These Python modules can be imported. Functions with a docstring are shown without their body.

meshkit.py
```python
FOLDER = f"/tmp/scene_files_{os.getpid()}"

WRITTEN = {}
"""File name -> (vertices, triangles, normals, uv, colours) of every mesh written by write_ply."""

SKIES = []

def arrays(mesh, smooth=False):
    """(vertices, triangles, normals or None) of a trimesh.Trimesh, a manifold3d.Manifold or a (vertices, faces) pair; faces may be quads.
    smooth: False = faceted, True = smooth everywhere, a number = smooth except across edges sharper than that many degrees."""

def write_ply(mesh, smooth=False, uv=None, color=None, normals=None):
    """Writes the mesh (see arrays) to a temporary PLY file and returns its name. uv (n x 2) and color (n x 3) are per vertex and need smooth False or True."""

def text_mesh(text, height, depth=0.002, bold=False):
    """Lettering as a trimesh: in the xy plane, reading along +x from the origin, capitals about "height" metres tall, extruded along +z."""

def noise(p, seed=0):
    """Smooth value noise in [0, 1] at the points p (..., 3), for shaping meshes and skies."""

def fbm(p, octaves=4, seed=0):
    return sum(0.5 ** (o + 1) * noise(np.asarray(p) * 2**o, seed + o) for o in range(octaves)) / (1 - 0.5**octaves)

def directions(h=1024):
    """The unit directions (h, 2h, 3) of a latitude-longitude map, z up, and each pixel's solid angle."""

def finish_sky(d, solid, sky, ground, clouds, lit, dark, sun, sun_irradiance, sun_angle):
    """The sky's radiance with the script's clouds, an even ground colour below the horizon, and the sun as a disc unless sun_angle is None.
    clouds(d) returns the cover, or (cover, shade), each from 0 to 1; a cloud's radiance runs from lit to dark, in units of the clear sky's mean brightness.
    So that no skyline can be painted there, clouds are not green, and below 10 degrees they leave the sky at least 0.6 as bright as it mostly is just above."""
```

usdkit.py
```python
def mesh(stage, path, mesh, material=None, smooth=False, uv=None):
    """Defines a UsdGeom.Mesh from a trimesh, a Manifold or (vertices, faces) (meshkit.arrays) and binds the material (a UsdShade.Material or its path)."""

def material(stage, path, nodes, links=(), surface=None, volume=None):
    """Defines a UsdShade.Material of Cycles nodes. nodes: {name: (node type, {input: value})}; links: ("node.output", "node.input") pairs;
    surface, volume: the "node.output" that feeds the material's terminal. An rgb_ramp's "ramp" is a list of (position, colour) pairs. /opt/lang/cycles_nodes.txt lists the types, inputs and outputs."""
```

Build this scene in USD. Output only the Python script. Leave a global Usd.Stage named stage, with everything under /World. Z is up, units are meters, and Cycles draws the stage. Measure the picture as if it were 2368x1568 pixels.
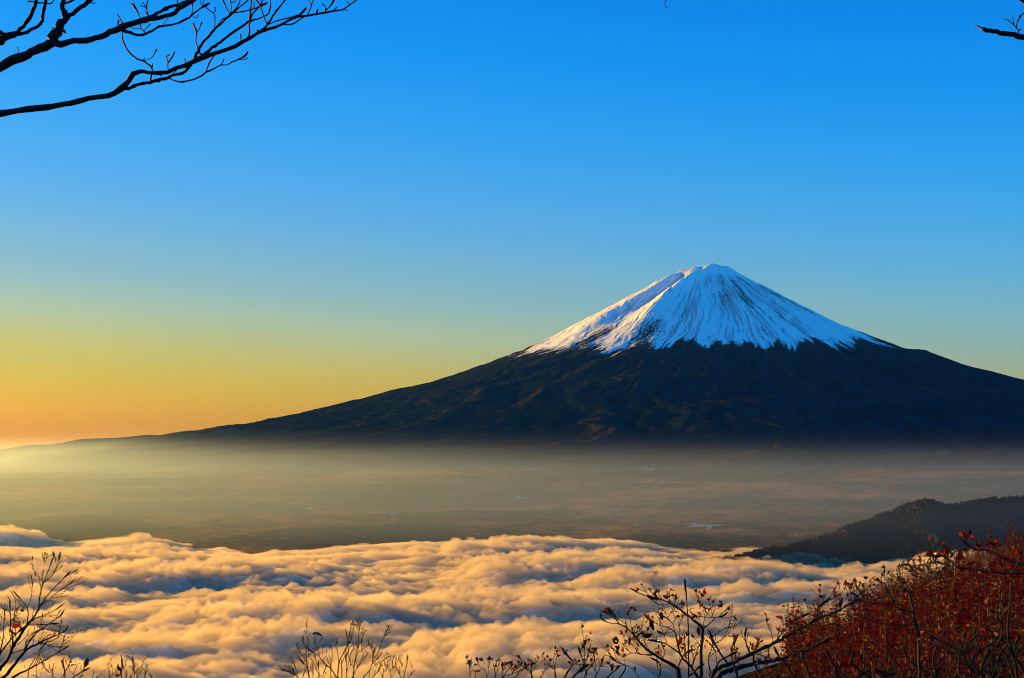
import math, random
import numpy as np, trimesh, usdkit
from pxr import Usd, UsdGeom, UsdLux, UsdShade, Gf, Sdf, Vt

stage = Usd.Stage.CreateInMemory()
UsdGeom.SetStageUpAxis(stage, UsdGeom.Tokens.z)
UsdGeom.Xform.Define(stage, '/World')
PI = math.pi

# ---------------------------------------------------------------- camera
PITCH, FPX, CX, CY = math.radians(2.773), 1466.0, 512.0, 339.0
cam = UsdGeom.Camera.Define(stage, '/World/camera')
cam.CreateHorizontalApertureAttr(36.0)
cam.CreateFocalLengthAttr(36.0 * FPX / 1024)
cam.CreateClippingRangeAttr((0.05, 200000.0))
cam.AddRotateXOp().Set(90 + math.degrees(PITCH))
cam.CreateExposureAttr(1.4)

# ---------------------------------------------------------------- sun and sky
SUN_EL, SUN_AZ, GLOW = math.radians(6.5), math.radians(-55), math.radians(-50)          # azimuth from +y, clockwise
SUN = np.array([math.sin(SUN_AZ) * math.cos(SUN_EL), math.cos(SUN_AZ) * math.cos(SUN_EL), math.sin(SUN_EL)])
SKY_RAMP = [(-.1147, (1.20, .60, .0)), (-.1038, (1.15, .67, .0)), (-.0877, (1.08, .75, .02)), (-.0664, (1.03, .84, .12)), (-.0490, (1.0, .90, .38)),
            (-.0229, (.84, .98, .95)), (.001, (.64, .97, 1.31)), (.0249, (.53, 1.01, 1.58)), (.0521, (.38, 1.04, 1.9)),
            (.086, (.25, 1.09, 2.16)), (.1228, (.13, 1.12, 2.40)), (.1655, (.052, 1.099, 2.597)), (.2041, (.03, 1.053, 2.7)), (.40, (.05, 1.05, 2.5)), (.7, (.08, 1.05, 2.3))]
P0, P1 = -.1147, .7
sky_mat = usdkit.material(stage, '/World/Looks/sky', {
    's': ('sky_texture', {'sky_type': 'single_scattering', 'sun_disc': False, 'sun_elevation': SUN_EL, 'sun_rotation': SUN_AZ, 'altitude': 1500.0,
                          'air_density': 1.0, 'aerosol_density': 1.0, 'ozone_density': 1.0}),
    'tc': ('texture_coordinate', {}),
    'nrm': ('vector_math', {'math_type': 'normalize'}),
    'dot': ('vector_math', {'math_type': 'dot_product', 'vector2': (-.11 * math.sin(GLOW), -.11 * math.cos(GLOW), 1.0)}),
    'mr': ('map_range', {'from_min': P0, 'from_max': P1, 'to_min': 0.0, 'to_max': 1.0, 'clamp': True}),
    'ramp': ('rgb_ramp', {'ramp': [((p - P0) / (P1 - P0), tuple(.83 * q for q in c)) for p, c in SKY_RAMP]}),
    'mul': ('mix', {'mix_type': 'multiply', 'fac': 1.0}),
    'hd': ('vector_math', {'math_type': 'dot_product', 'vector2': (math.sin(GLOW), math.cos(GLOW), 0.0)}),
    'dim': ('map_range', {'from_min': .36, 'from_max': 1.0, 'to_min': 1.10, 'to_max': .76, 'clamp': True}),
    'mul2': ('mix', {'mix_type': 'multiply', 'fac': 1.0}),
    'bg': ('background_shader', {'strength': 0.05})},
    [('tc.generated', 'nrm.vector1'), ('nrm.vector', 'dot.vector1'), ('dot.value', 'mr.value'), ('mr.result', 'ramp.fac'),
     ('s.color', 'mul.color1'), ('ramp.color', 'mul.color2'), ('nrm.vector', 'hd.vector1'), ('hd.value', 'dim.value'), ('mul.color', 'mul2.color1'), ('dim.result', 'mul2.color2'), ('mul2.color', 'bg.color')], surface='bg.background')
dome = UsdLux.DomeLight.Define(stage, '/World/sky')
UsdShade.MaterialBindingAPI.Apply(dome.GetPrim()).Bind(sky_mat)
dome.GetPrim().SetCustomDataByKey('kind', 'structure')

sun = UsdLux.DistantLight.Define(stage, '/World/sun')
sun.CreateIntensityAttr(1.25)
sun.CreateAngleAttr(0.5)
sun.CreateNormalizeAttr(True)
sun.CreateColorAttr((1.0, 0.58, 0.06))
zz = SUN; xx = np.cross([0, 0, 1.0], zz); xx /= np.linalg.norm(xx); yy = np.cross(zz, xx)
sun.AddTransformOp().Set(Gf.Matrix4d(*xx, 0, *yy, 0, *zz, 0, 0, 0, 0, 1))

# ---------------------------------------------------------------- helpers
used = {}


def numbered(parent, name):
    n = used.get((parent, name), -1) + 1
    used[(parent, name)] = n
    return name if n == 0 else f'{name}_{n:03d}'


def put(prim, label=None, cat=None, group=None, kind=None):
    for k, v in (('label', label), ('category', cat), ('group', group), ('kind', kind)):
        if v:
            prim.SetCustomDataByKey(k, v)
    return prim


def obj(name, mesh, mat, parent='/World', smooth=True, **kw):
    path = f'{parent}/{numbered(parent, name)}'
    m = usdkit.mesh(stage, path, mesh, mat, smooth=smooth)
    put(m.GetPrim(), **kw)
    return path


def thing(name, label, cat, loc=(0, 0, 0), group=None, kind=None):
    path = f'/World/{numbered("/World", name)}'
    x = UsdGeom.Xform.Define(stage, path)
    if tuple(loc) != (0, 0, 0):
        x.AddTranslateOp().Set(Gf.Vec3d(*map(float, loc)))
    put(x.GetPrim(), label, cat, group, kind)
    return path


def primvar(path, name, values):
    UsdGeom.PrimvarsAPI(stage.GetPrimAtPath(path)).CreatePrimvar(name, Sdf.ValueTypeNames.FloatArray, 'vertex').Set(Vt.FloatArray.FromNumpy(np.asarray(values, np.float32)))


def ray(px, py):
    """Direction (with y = 1) of a point of the view given in 1024 x 678 coordinates."""
    x, v = (np.asarray(px, float) - CX) / FPX, (CY - np.asarray(py, float)) / FPX
    y, z = math.cos(PITCH) - v * math.sin(PITCH), math.sin(PITCH) + v * math.cos(PITCH)
    return x / y, z / y


def _hash(i, j, seed):
    h = (i * 374761393 + j * 668265263 + seed * 144665 * 7919) & 0xFFFFFFFF
    h = ((h ^ (h >> 13)) * 1274126177) & 0xFFFFFFFF
    h = ((h ^ (h >> 15)) * 2246822519) & 0xFFFFFFFF
    return ((h ^ (h >> 16)) & 0xFFFFFF) / 16777215.0


def gn(x, y, seed=0):
    """2-D gradient noise, about -1..1."""
    x, y = np.asarray(x, float), np.asarray(y, float)
    i, j = np.floor(x).astype(np.int64), np.floor(y).astype(np.int64)
    fx, fy = x - i, y - j
    u, v = fx ** 3 * (fx * (fx * 6 - 15) + 10), fy ** 3 * (fy * (fy * 6 - 15) + 10)
    def g(a, b):
        t = _hash(i + a, j + b, seed) * 2 * PI
        return np.cos(t) * (fx - a) + np.sin(t) * (fy - b)
    return 1.5 * ((g(0, 0) * (1 - u) + g(1, 0) * u) * (1 - v) + (g(0, 1) * (1 - u) + g(1, 1) * u) * v)


def fb(x, y, oct=4, seed=0, rough=.5):
    return sum(rough ** k * gn(x * 2 ** k + 7.3 * k, y * 2 ** k - 3.1 * k, seed + k) for k in range(oct))


def ss(a, b, x):
    t = np.clip((x - a) / (b - a), 0, 1)
    return t * t * (3 - 2 * t)


def grid_faces(nr, nc):
    i = np.arange(nr - 1)[:, None] * nc + np.arange(nc - 1)[None]
    a, b, c, d = i, i + 1, i + nc + 1, i + nc
    return np.concatenate([np.stack([a, b, c], -1).reshape(-1, 3), np.stack([a, c, d], -1).reshape(-1, 3)])


D2P = 1024 / 2367.0                                               # the coordinates I read off the photograph are 2367 wide

# ---------------------------------------------------------------- shape of the land (metres, the camera at 0, 0, 0)
SUMMIT_Y = 22000.0
sx_, sz_ = ray(1637 * D2P, 615 * D2P)
SUMMIT = np.array([sx_ * SUMMIT_Y, SUMMIT_Y, sz_ * SUMMIT_Y])


def silhouette(points):
    p = np.array(points, float) * D2P
    x, z = ray(p[:, 0], p[:, 1])
    return np.abs(x * SUMMIT_Y - SUMMIT[0]), z * SUMMIT_Y


LEFT = silhouette([(1575, 625), (1500, 668), (1400, 723), (1300, 777), (1200, 823), (1100, 860), (1000, 893), (900, 912), (800, 940), (700, 962), (600, 979), (500, 994), (400, 1010), (300, 1024), (200, 1036), (100, 1049), (0, 1060)])
RIGHT = silhouette([(1695, 625), (1750, 660), (1850, 718), (1950, 768), (2000, 787), (2085, 821), (2120, 823), (2150, 836), (2200, 854), (2250, 862), (2280, 865), (2340, 883), (2367, 881)])
LR = np.concatenate([LEFT[0], [13000, 15500, 18500, 24000, 60000]])
LZ = np.concatenate([LEFT[1], [-585, -612, -650, -700, -760]])
FR = np.array([9000, 10600, 13000, 15500, 18500, 24000, 60000]); FZ = np.array([-425, -478, -535, -585, -650, -700, -760])
FR = np.concatenate([LEFT[0][LEFT[0] < 8200], FR]); FZ = np.concatenate([LEFT[1][LEFT[0] < 8200], FZ])
RR = np.concatenate([RIGHT[0], [6000, 8000, 10600, 13000, 15500, 18500, 24000, 60000]])
RZ = np.concatenate([RIGHT[1], [140, -230, -440, -520, -580, -650, -700, -760]])


def smooth_profile(r0, z0):
    r = np.linspace(0, 60000, 12001)
    z = np.interp(r, r0, z0)
    k = np.exp(-np.linspace(-2, 2, 61) ** 2); k /= k.sum()
    zs = np.convolve(np.pad(z, 30, mode='edge'), k, 'valid')
    w = ss(500, 1500, r)
    return r, z * (1 - w) + zs * w


PROF = [smooth_profile(*p) for p in ((LR, LZ), (FR, FZ), (RR, RZ))]


def cone(r, phi):
    """Height of the volcano's smooth shape; phi = 0 faces the camera, +90 degrees is the left-hand flank."""
    l, f, rt = (np.interp(r, *p) for p in PROF)
    wl = np.clip(np.sin(phi), 0, 1) ** 2; wr = np.clip(-np.sin(phi), 0, 1) ** 4
    return f * (1 - wl - wr) + l * wl + rt * wr


EDGE = np.array([(-300, 1215), (0, 1222), (90, 1228), (112, 1240), (150, 1250), (210, 1247), (280, 1243), (345, 1241), (400, 1256), (450, 1266), (520, 1268), (580, 1278), (700, 1276), (850, 1263), (1000, 1251), (1150, 1245),
                 (1400, 1246), (1500, 1254), (1600, 1262), (1700, 1262), (1800, 1256), (2000, 1250), (2367, 1245), (2800, 1240)], float) * D2P
CLOUD = -580.0
ex_, ez_ = ray(EDGE[:, 0], EDGE[:, 1])
EDGE_U, EDGE_D = ex_, CLOUD / ez_


def edge_distance(u):
    return np.interp(u, EDGE_U, EDGE_D)


def plain(x, y):
    """The foot of the volcano and the plain, down to the basin under the cloud."""
    dx, dy = x - SUMMIT[0], y - SUMMIT[1]
    r, phi = np.hypot(dx, dy), np.arctan2(-dx, -dy)
    h = cone(r, phi)
    u = x / np.maximum(y, 300.0)
    d = np.where(np.abs(u) < 1.2, edge_distance(u), 7000.0)
    ud = np.hypot(u * d - SUMMIT[0], d - SUMMIT[1])
    fix = (CLOUD - 12 - cone(ud, phi)) * np.exp(-((y - d) / 1600.0) ** 2) * (np.abs(u) < 1.2)
    under = np.clip(d - y, 0, 3000) * .06
    h = h + fix - under
    rough = ss(8000, 12000, r) * ss(-300, 600, y - d + 300)
    return h + rough * (9 * fb(x / 900, y / 900, 3, 40) + 5 * gn(x / 180, y / 260, 46))


def near_slope(x, y):
    """The steep hill the camera stands on, and the spur that runs down to the left of the frame's right-hand edge."""
    xs = np.where(x > 0, 400 * np.tanh(x / 400), 700 * np.tanh(x / 700))
    h = -29.1 + .362 * xs - .166 * np.clip(y, -400, 450)
    h = h - .75 * np.maximum(y - 450 + 14 * gn(x / 60, y / 80, 50), 0)
    s = np.hypot(x * .8, np.maximum(y, 0))
    knoll = -1.75 - .68 * np.maximum(s - 2.0, 0)
    k = 3.0
    h = np.maximum(h, knoll) + k * np.exp(-np.abs(h - knoll) / k) * .35 * ss(4, 15, s)
    return h + .8 * ss(10, 40, s) * fb(x / 25, y / 25, 3, 52) + .06 * fb(x / .7, y / .7, 2, 56)


def land(x, y):
    d = np.hypot(x, y)
    far = ss(24000, 40000, d)
    h = np.maximum(np.maximum(plain(x, y), near_slope(x, y)), -900)
    return h * (1 - far) - 1500 * far - np.maximum(d - 24000, 0) ** 2 / 1.274e7   # the sea-level country beyond sinks with the curve of the earth


# ---------------------------------------------------------------- materials
def mat(name, nodes, links, surface='p.BSDF', volume=None):
    return usdkit.material(stage, '/World/Looks/' + name, nodes, links, surface=surface, volume=volume)


def plain_mat(name, color, rough=.8, **kw):
    return mat(name, {'n': ('noise_texture', {'scale': 9.0, 'detail': 3.0}), 'tc': ('texture_coordinate', {}),
                      'r': ('rgb_ramp', {'ramp': [(.25, tuple(c * .65 for c in color)), (.75, tuple(c * 1.35 for c in color))]}),
                      'p': ('principled_bsdf', {'roughness': rough, 'specular_ior_level': .25, **kw})},
               [('tc.object', 'n.vector'), ('n.fac', 'r.fac'), ('r.color', 'p.base_color')])


forest_mat = mat('forest_floor', {
    'tc': ('texture_coordinate', {}),
    'big': ('noise_texture', {'scale': .0011, 'detail': 6.0, 'roughness': .62, 'distortion': .6}),
    'small': ('noise_texture', {'scale': .017, 'detail': 6.0, 'roughness': .7}),
    'sum': ('math', {'math_type': 'multiply_add', 'value2': .75}),
    'ramp': ('rgb_ramp', {'ramp': [(.74, (.008, .016, .016)), (.85, (.020, .024, .020)), (.91, (.085, .042, .022)), (.98, (.22, .095, .04))]}),
    'sep': ('separate_xyz', {}), 'near': ('map_range', {'from_min': 1500.0, 'from_max': 2600.0, 'to_min': 0.0, 'to_max': 1.0, 'clamp': True}),
    'litter': ('noise_texture', {'scale': .8, 'detail': 6.0, 'roughness': .7}),
    'lramp': ('rgb_ramp', {'ramp': [(.35, (.006, .005, .004)), (.55, (.018, .010, .007)), (.7, (.05, .016, .008))]}),
    'nm': ('mix', {'mix_type': 'mix'}),
    'bn': ('noise_texture', {'scale': .03, 'detail': 4.0, 'roughness': .7}),
    'bump': ('bump', {'strength': 1.0, 'distance': 22.0}),
    'p': ('principled_bsdf', {'roughness': .95, 'specular_ior_level': .0})},
    [('tc.object', 'big.vector'), ('tc.object', 'small.vector'), ('tc.object', 'bn.vector'), ('small.fac', 'sum.value1'), ('big.fac', 'sum.value3'),
     ('sum.value', 'ramp.fac'), ('tc.object', 'sep.vector'), ('sep.y', 'near.value'), ('tc.object', 'litter.vector'), ('litter.fac', 'lramp.fac'), ('near.result', 'nm.fac'),
     ('lramp.color', 'nm.color1'), ('ramp.color', 'nm.color2'), ('nm.color', 'p.base_color'), ('bn.fac', 'bump.height'), ('bump.normal', 'p.normal')])

mountain_mat = mat('snow_capped_mountain', {
    'tc': ('texture_coordinate', {}),
    'polar': ('combine_xyz', {}),
    'az': ('attribute', {'attribute': 'azimuth'}), 'rad': ('attribute', {'attribute': 'radius'}), 'cover': ('attribute', {'attribute': 'snow'}),
    'm3': ('mapping', {'scale': (16.0, 2.0, 1.0)}), 'm1': ('mapping', {'scale': (30.0, .6, 1.0)}), 'm2': ('mapping', {'scale': (85.0, 1.5, 1.0)}),
    'n1': ('noise_texture', {'scale': 1.0, 'detail': 5.0, 'roughness': .6}),
    'n2': ('noise_texture', {'scale': 1.0, 'detail': 4.0, 'roughness': .65}),
    'n3': ('noise_texture', {'scale': .02, 'detail': 4.0, 'roughness': .7}),
    'a1': ('math', {'math_type': 'multiply_add', 'value2': 1.25}), 'a2': ('math', {'math_type': 'multiply_add', 'value2': 1.1}), 'a3': ('math', {'math_type': 'multiply_add', 'value2': .6}),
    'mask': ('map_range', {'from_min': 1.40, 'from_max': 1.54, 'to_min': 0.0, 'to_max': 1.0, 'clamp': True}),
    'big': ('noise_texture', {'scale': 1.0, 'detail': 6.0, 'roughness': .62, 'distortion': .08}),
    'small': ('noise_texture', {'scale': .014, 'detail': 5.0, 'roughness': .65}),
    'sum': ('math', {'math_type': 'multiply_add', 'value2': .55}),
    'woods': ('rgb_ramp', {'ramp': [(.66, (.003, .011, .024)), (.80, (.007, .015, .024)), (.90, (.035, .024, .018)), (.97, (.10, .042, .02))]}),
    'rockmix': ('mix', {'mix_type': 'mix', 'color2': (.035, .03, .032)}),
    'alt': ('attribute', {'attribute': 'rock'}),
    'snowc': ('rgb_ramp', {'ramp': [(.2, (.70, .72, .73)), (.8, (.82, .83, .83))]}),
    'mix': ('mix', {'mix_type': 'mix'}),
    'bn': ('noise_texture', {'scale': .022, 'detail': 4.0, 'roughness': .7}),
    'bump': ('bump', {'strength': 1.0, 'distance': 6.0}),
    'p': ('principled_bsdf', {'roughness': .9, 'specular_ior_level': .0})},
    [('az.fac', 'polar.x'), ('rad.fac', 'polar.y'), ('polar.vector', 'm1.vector'), ('polar.vector', 'm2.vector'), ('m1.vector', 'n1.vector'), ('m2.vector', 'n2.vector'),
     ('tc.object', 'n3.vector'), ('n1.fac', 'a1.value1'), ('cover.fac', 'a1.value3'), ('n2.fac', 'a2.value1'), ('a1.value', 'a2.value3'), ('n3.fac', 'a3.value1'), ('a2.value', 'a3.value3'),
     ('a3.value', 'mask.value'), ('polar.vector', 'm3.vector'), ('m3.vector', 'big.vector'), ('tc.object', 'small.vector'), ('small.fac', 'sum.value1'), ('big.fac', 'sum.value3'), ('sum.value', 'woods.fac'),
     ('woods.color', 'rockmix.color1'), ('alt.fac', 'rockmix.fac'), ('n2.fac', 'snowc.fac'), ('rockmix.color', 'mix.color1'), ('snowc.color', 'mix.color2'), ('mask.result', 'mix.fac'),
     ('mix.color', 'p.base_color'), ('tc.object', 'bn.vector'), ('bn.fac', 'bump.height'), ('bump.normal', 'p.normal')])

wisp_mat = usdkit.material(stage, '/World/Looks/cloud_wisp', {'v': ('principled_volume', {'color': (.99, .72, .42), 'density': .013, 'anisotropy': .35})}, surface=None, volume='v.volume')  # golden sun glow is put into the vapour colour, as in the cloud below
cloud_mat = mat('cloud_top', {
    'p': ('principled_bsdf', {'base_color': (.98, .64, .40), 'roughness': 1.0, 'specular_ior_level': .0, 'subsurface_weight': .8, 'subsurface_scale': 95.0, 'subsurface_radius': (1.0, .6, .3)})}, [])  # white cloud; the warm scattered sunlight is painted into its base colour

haze_mat = usdkit.material(stage, '/World/Looks/haze', {'v': ('principled_volume', {'color': (.04, .27, 1.0), 'density': 2.3e-6, 'anisotropy': .4})}, surface=None, volume='v.volume')
MIST = ((-160, .06e-5), (-230, .34e-5), (-292, .7e-5), (-338, 1.6e-5), (-372, 2.6e-5), (-402, 2.5e-5), (-435, 2.8e-5))   # top and density of each layer: the mist thins upwards
mist_mats = [usdkit.material(stage, f'/World/Looks/valley_mist_{k}', {'v': ('principled_volume', {'color': (.70, .87, .96), 'density': dn, 'anisotropy': .62})}, surface=None, volume='v.volume') for k, (_, dn) in enumerate(MIST)]

# ---------------------------------------------------------------- mountain
fine, coarse = np.radians(np.linspace(-112, 128, 1080)), np.radians(np.linspace(128, 248, 160))[1:-1]
phi = np.concatenate([fine, coarse, [np.radians(248)]])
rad = np.concatenate([np.linspace(0, 340, 14)[:-1], np.geomspace(340, 10400, 360)])
PHI, RAD = np.meshgrid(phi, rad)
Z = cone(RAD, PHI)
deg = np.degrees(PHI)
deg = np.where(deg > 180, deg - 360, deg)
cphi, sphi = np.cos(PHI), np.sin(PHI)
# crater rim: flat top with a low point to the left and a small peak towards the camera
rim = np.interp(deg, [-180, -120, -90, -67, -40, -18.6, -11.5, 0, 8, 21, 37, 53, 75, 90, 130, 180], [10, 0, -30, -20, 28, 34, 52, 69, 48, 11, 20, 6, 0, 0, 0, 10])
rim = rim + 6 * gn(deg / 5, deg * 0, 8) + 6 * gn(deg / 2, deg * 0, 9)
Z = Z + rim * np.exp(-((RAD - 395) / np.where(RAD < 395, 70, 130)) ** 2)
Z = Z - 170 * ss(360, 150, RAD)
# ridges and gullies that run down the slope
swirl = .10 * np.sin(RAD / 900.0) + .06 * gn(RAD / 700, PHI * 3, 3)
A = PHI + swirl * ss(500, 3000, RAD) * .5 + .018 * gn(PHI * RAD / 260, RAD / 260, 5) * ss(400, 900, RAD)
lr = np.log(np.maximum(RAD, 300) / 300)
amp = ss(380, 900, RAD) * np.exp(-np.maximum(RAD - 3000, 0) / 2600.0)
def gully(freq, lf, seed):
    n = gn(cphi * freq + np.sin(A) * freq * .0 + A * freq, lr * lf, seed)
    return 1 - 2 * np.abs(n)
# circle-continuous enough: the seam lies behind the mountain
X, Y = SUMMIT[0] - RAD * sphi, SUMMIT[1] - RAD * cphi
Z += amp * (22 * gully(6, .8, 11) + 12 * gully(14, 1.2, 12) + 7.5 * gully(34, 2.0, 13) + 4 * gully(80, 3.0, 14)) * np.clip(RAD / 1500, .25, 1.2)
Z += ss(420, 800, RAD) * ss(4200, 3000, RAD) * (8 * fb(X / 230, Y / 230, 3, 31) + 2.5 * np.abs(gn(X / 52, Y / 52, 35)) + 1.5 * gn(X / 24, Y / 24, 36))
def spine(at, width, height, r0, r1, bend=0.0):
    c = at + bend * (RAD - 1200) / 1000 if np.isscalar(at) else np.interp(RAD, *at)
    return height * np.exp(-((deg - c) / width) ** 2) * ss(r0, r0 + 350, RAD) * ss(r1, r1 - 900, RAD)
Z += spine(([350, 700, 1200, 2000, 3000], [6, 24, 34, 32, 30]), 7.0, 105, 400, 3000) + spine(62, 7, 60, 400, 2900) + spine(84, 8, 40, 500, 3400) - spine(48, 8, 45, 450, 2500)
Z += spine(14, 5, 35, 1300, 2900, -2.0) - spine(2, 6, 40, 900, 2300) + spine(-9, 5, 30, 500, 2300) + spine(-38, 9, 35, 500, 2600) - spine(-22, 7, 25, 900, 2600)
low = ss(2200, 3600, RAD)
X, Y = SUMMIT[0] - RAD * sphi, SUMMIT[1] - RAD * cphi
Z += low * ss(10300, 8000, RAD) * (30 * gully(7, 1.0, 21) + 20 * gully(17, 1.6, 22) + 11 * gully(40, 3.0, 23)) * .9
Z += low * (9 * fb(X / 500, Y / 500, 3, 24) + 4 * np.abs(gn(X / 90, Y / 120, 28)))
# side cones and lava fronts low on the flank
for (dx, dy, rr, hh) in ((-60, -5600, 420, 90), (1900, -6050, 520, 80), (-650, -6900, 700, 50), (900, -6600, 600, 40), (-1500, -4300, 500, 60), (3300, -5200, 600, 70)):
    Z += hh * np.exp(-(((X - SUMMIT[0] - dx) / (rr * 1.5)) ** 2 + ((Y - SUMMIT[1] - dy) / rr) ** 2))
Z -= 40 * ss(9600, 10400, RAD) + 65 * ss(-50, -75, deg) * ss(3000, 4600, RAD) * ss(9000, 6000, RAD)
# snow cover
line = np.interp(deg, [-180, -110, -90, -60, -40, -20, 0, 20, 35, 50, 70, 90, 120, 180], [2, 2.25, 2.3, 2.35, 2.6, 2.72, 2.75, 2.75, 2.85, 2.92, 2.85, 2.6, 2.3, 2.2]) * 1000
tongue = 430 * ss(-80, -50, deg) * gn(A * 6, lr * .5, 61) + 260 * gn(A * 19, lr, 62) + 130 * gn(A * 48, lr * 2, 63) + 70 * gn(A * 110, lr * 3, 64)
cap = .235 - .25 * ss(8, -8, deg) * ss(-80, -55, deg) * ss(480, 800, RAD) * ss(2300, 1400, RAD) * (.25 + 1.2 * np.abs(gn(A * 5, lr, 66))) - .30 * np.exp(-((RAD - 405) / 45) ** 2) * ss(.0, .3, gn(A * 6, lr * 0, 69)) - .08 * np.exp(-((deg - 5) / 9) ** 2 - ((RAD - 1300) / 320) ** 2) - .12 * np.exp(-((deg - 46) / 6) ** 2) * ss(1600, 2200, RAD) - .10 * ss(60, 80, deg)
snow = np.clip((line + 60 + tongue - RAD) / 620.0, -1.2, cap) - .22 * np.exp(-((deg - 47) / 5) ** 2) * ss(1900, 2400, RAD) - .30 * np.exp(-((deg - 27) / 5) ** 2) * ss(1800, 2300, RAD)
nr, nc = RAD.shape
v = np.stack([X, Y, Z], -1).reshape(-1, 3)
f = grid_faces(nr, nc)[:, ::-1]
p = obj('mountain', (v, f), mountain_mat, kind='structure')
primvar(p, 'azimuth', (A + .005 * gn(X / 110, Y / 110, 67) + .003 * gn(X / 40, Y / 40, 68)).ravel()); primvar(p, 'radius', (lr * 3).ravel()); primvar(p, 'snow', snow.ravel()); primvar(p, 'rock', ss(3600, 2600, RAD + 300 * gn(X / 300, Y / 300, 65)).ravel())
MOUNTAIN = (X, Y, Z)

# ---------------------------------------------------------------- ground (one sheet to the horizon)
az = np.radians(np.concatenate([np.linspace(-180, -28, 60)[:-1], np.linspace(-28, 28, 560), np.linspace(28, 180, 60)[1:]]))
rr = np.concatenate([np.geomspace(.4, 1200, 110)[:-1], np.geomspace(1200, 5200, 60)[:-1], np.linspace(5200, 15000, 300)[:-1], np.geomspace(15000, 62000, 50)])
AZ, RG = np.meshgrid(az, rr)
GX, GY = RG * np.sin(AZ), RG * np.cos(AZ)
GZ = land(GX, GY)
rs = np.hypot(GX - SUMMIT[0], GY - SUMMIT[1])
GZ -= 90 * ss(10300, 9700, rs) + 600 * ss(9700, 8000, rs)
obj('ground', (np.stack([GX, GY, GZ], -1).reshape(-1, 3), grid_faces(*RG.shape)[:, ::-1]), forest_mat, kind='structure')

# ---------------------------------------------------------------- wooded hill that rises from the cloud on the right
RIDGE = np.array([(1560, 1296, 5800), (1690, 1288, 5850), (1760, 1270, 5950), (1830, 1258, 6050), (1880, 1247, 6150), (1920, 1233, 6200), (1960, 1215, 6250), (2000, 1203, 6300), (2050, 1184, 6350), (2100, 1166, 6400), (2150, 1164, 6450),
                  (2200, 1168, 6520), (2215, 1164, 6540), (2250, 1156, 6580), (2300, 1151, 6630), (2367, 1149, 6700), (2500, 1128, 6850), (2750, 1090, 7100), (3100, 1060, 7400)], float)
rx_, rz_ = ray(RIDGE[:, 0] * D2P, RIDGE[:, 1] * D2P)
RX, RY, RZ_ = rx_ * RIDGE[:, 2], RIDGE[:, 2], rz_ * RIDGE[:, 2]


def wooded_hill(x, y):
    yr, zr = np.interp(x, RX, RY), np.interp(x, RX, RZ_)
    t = y - yr
    h = zr - np.where(t < 0, -.34 * t, .5 * t) + np.minimum(np.abs(t), 30) * .1
    w = ss(0, 250, np.abs(t))
    spur = np.abs(gn(x / 260 + t / 900, t / 900, 90)) * 60 + np.abs(gn(x / 110 + t / 700, t / 500, 91)) * 26
    h = h + w * (spur - 34) + 5 * gn(x / 60, y / 60, 92)
    h = h + 38 * np.exp(-((x - 1800) / 70) ** 2 - ((t + 120) / 130) ** 2)
    return h - 600 * ss(RX[0] + 160, RX[0] - 160, x)


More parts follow.
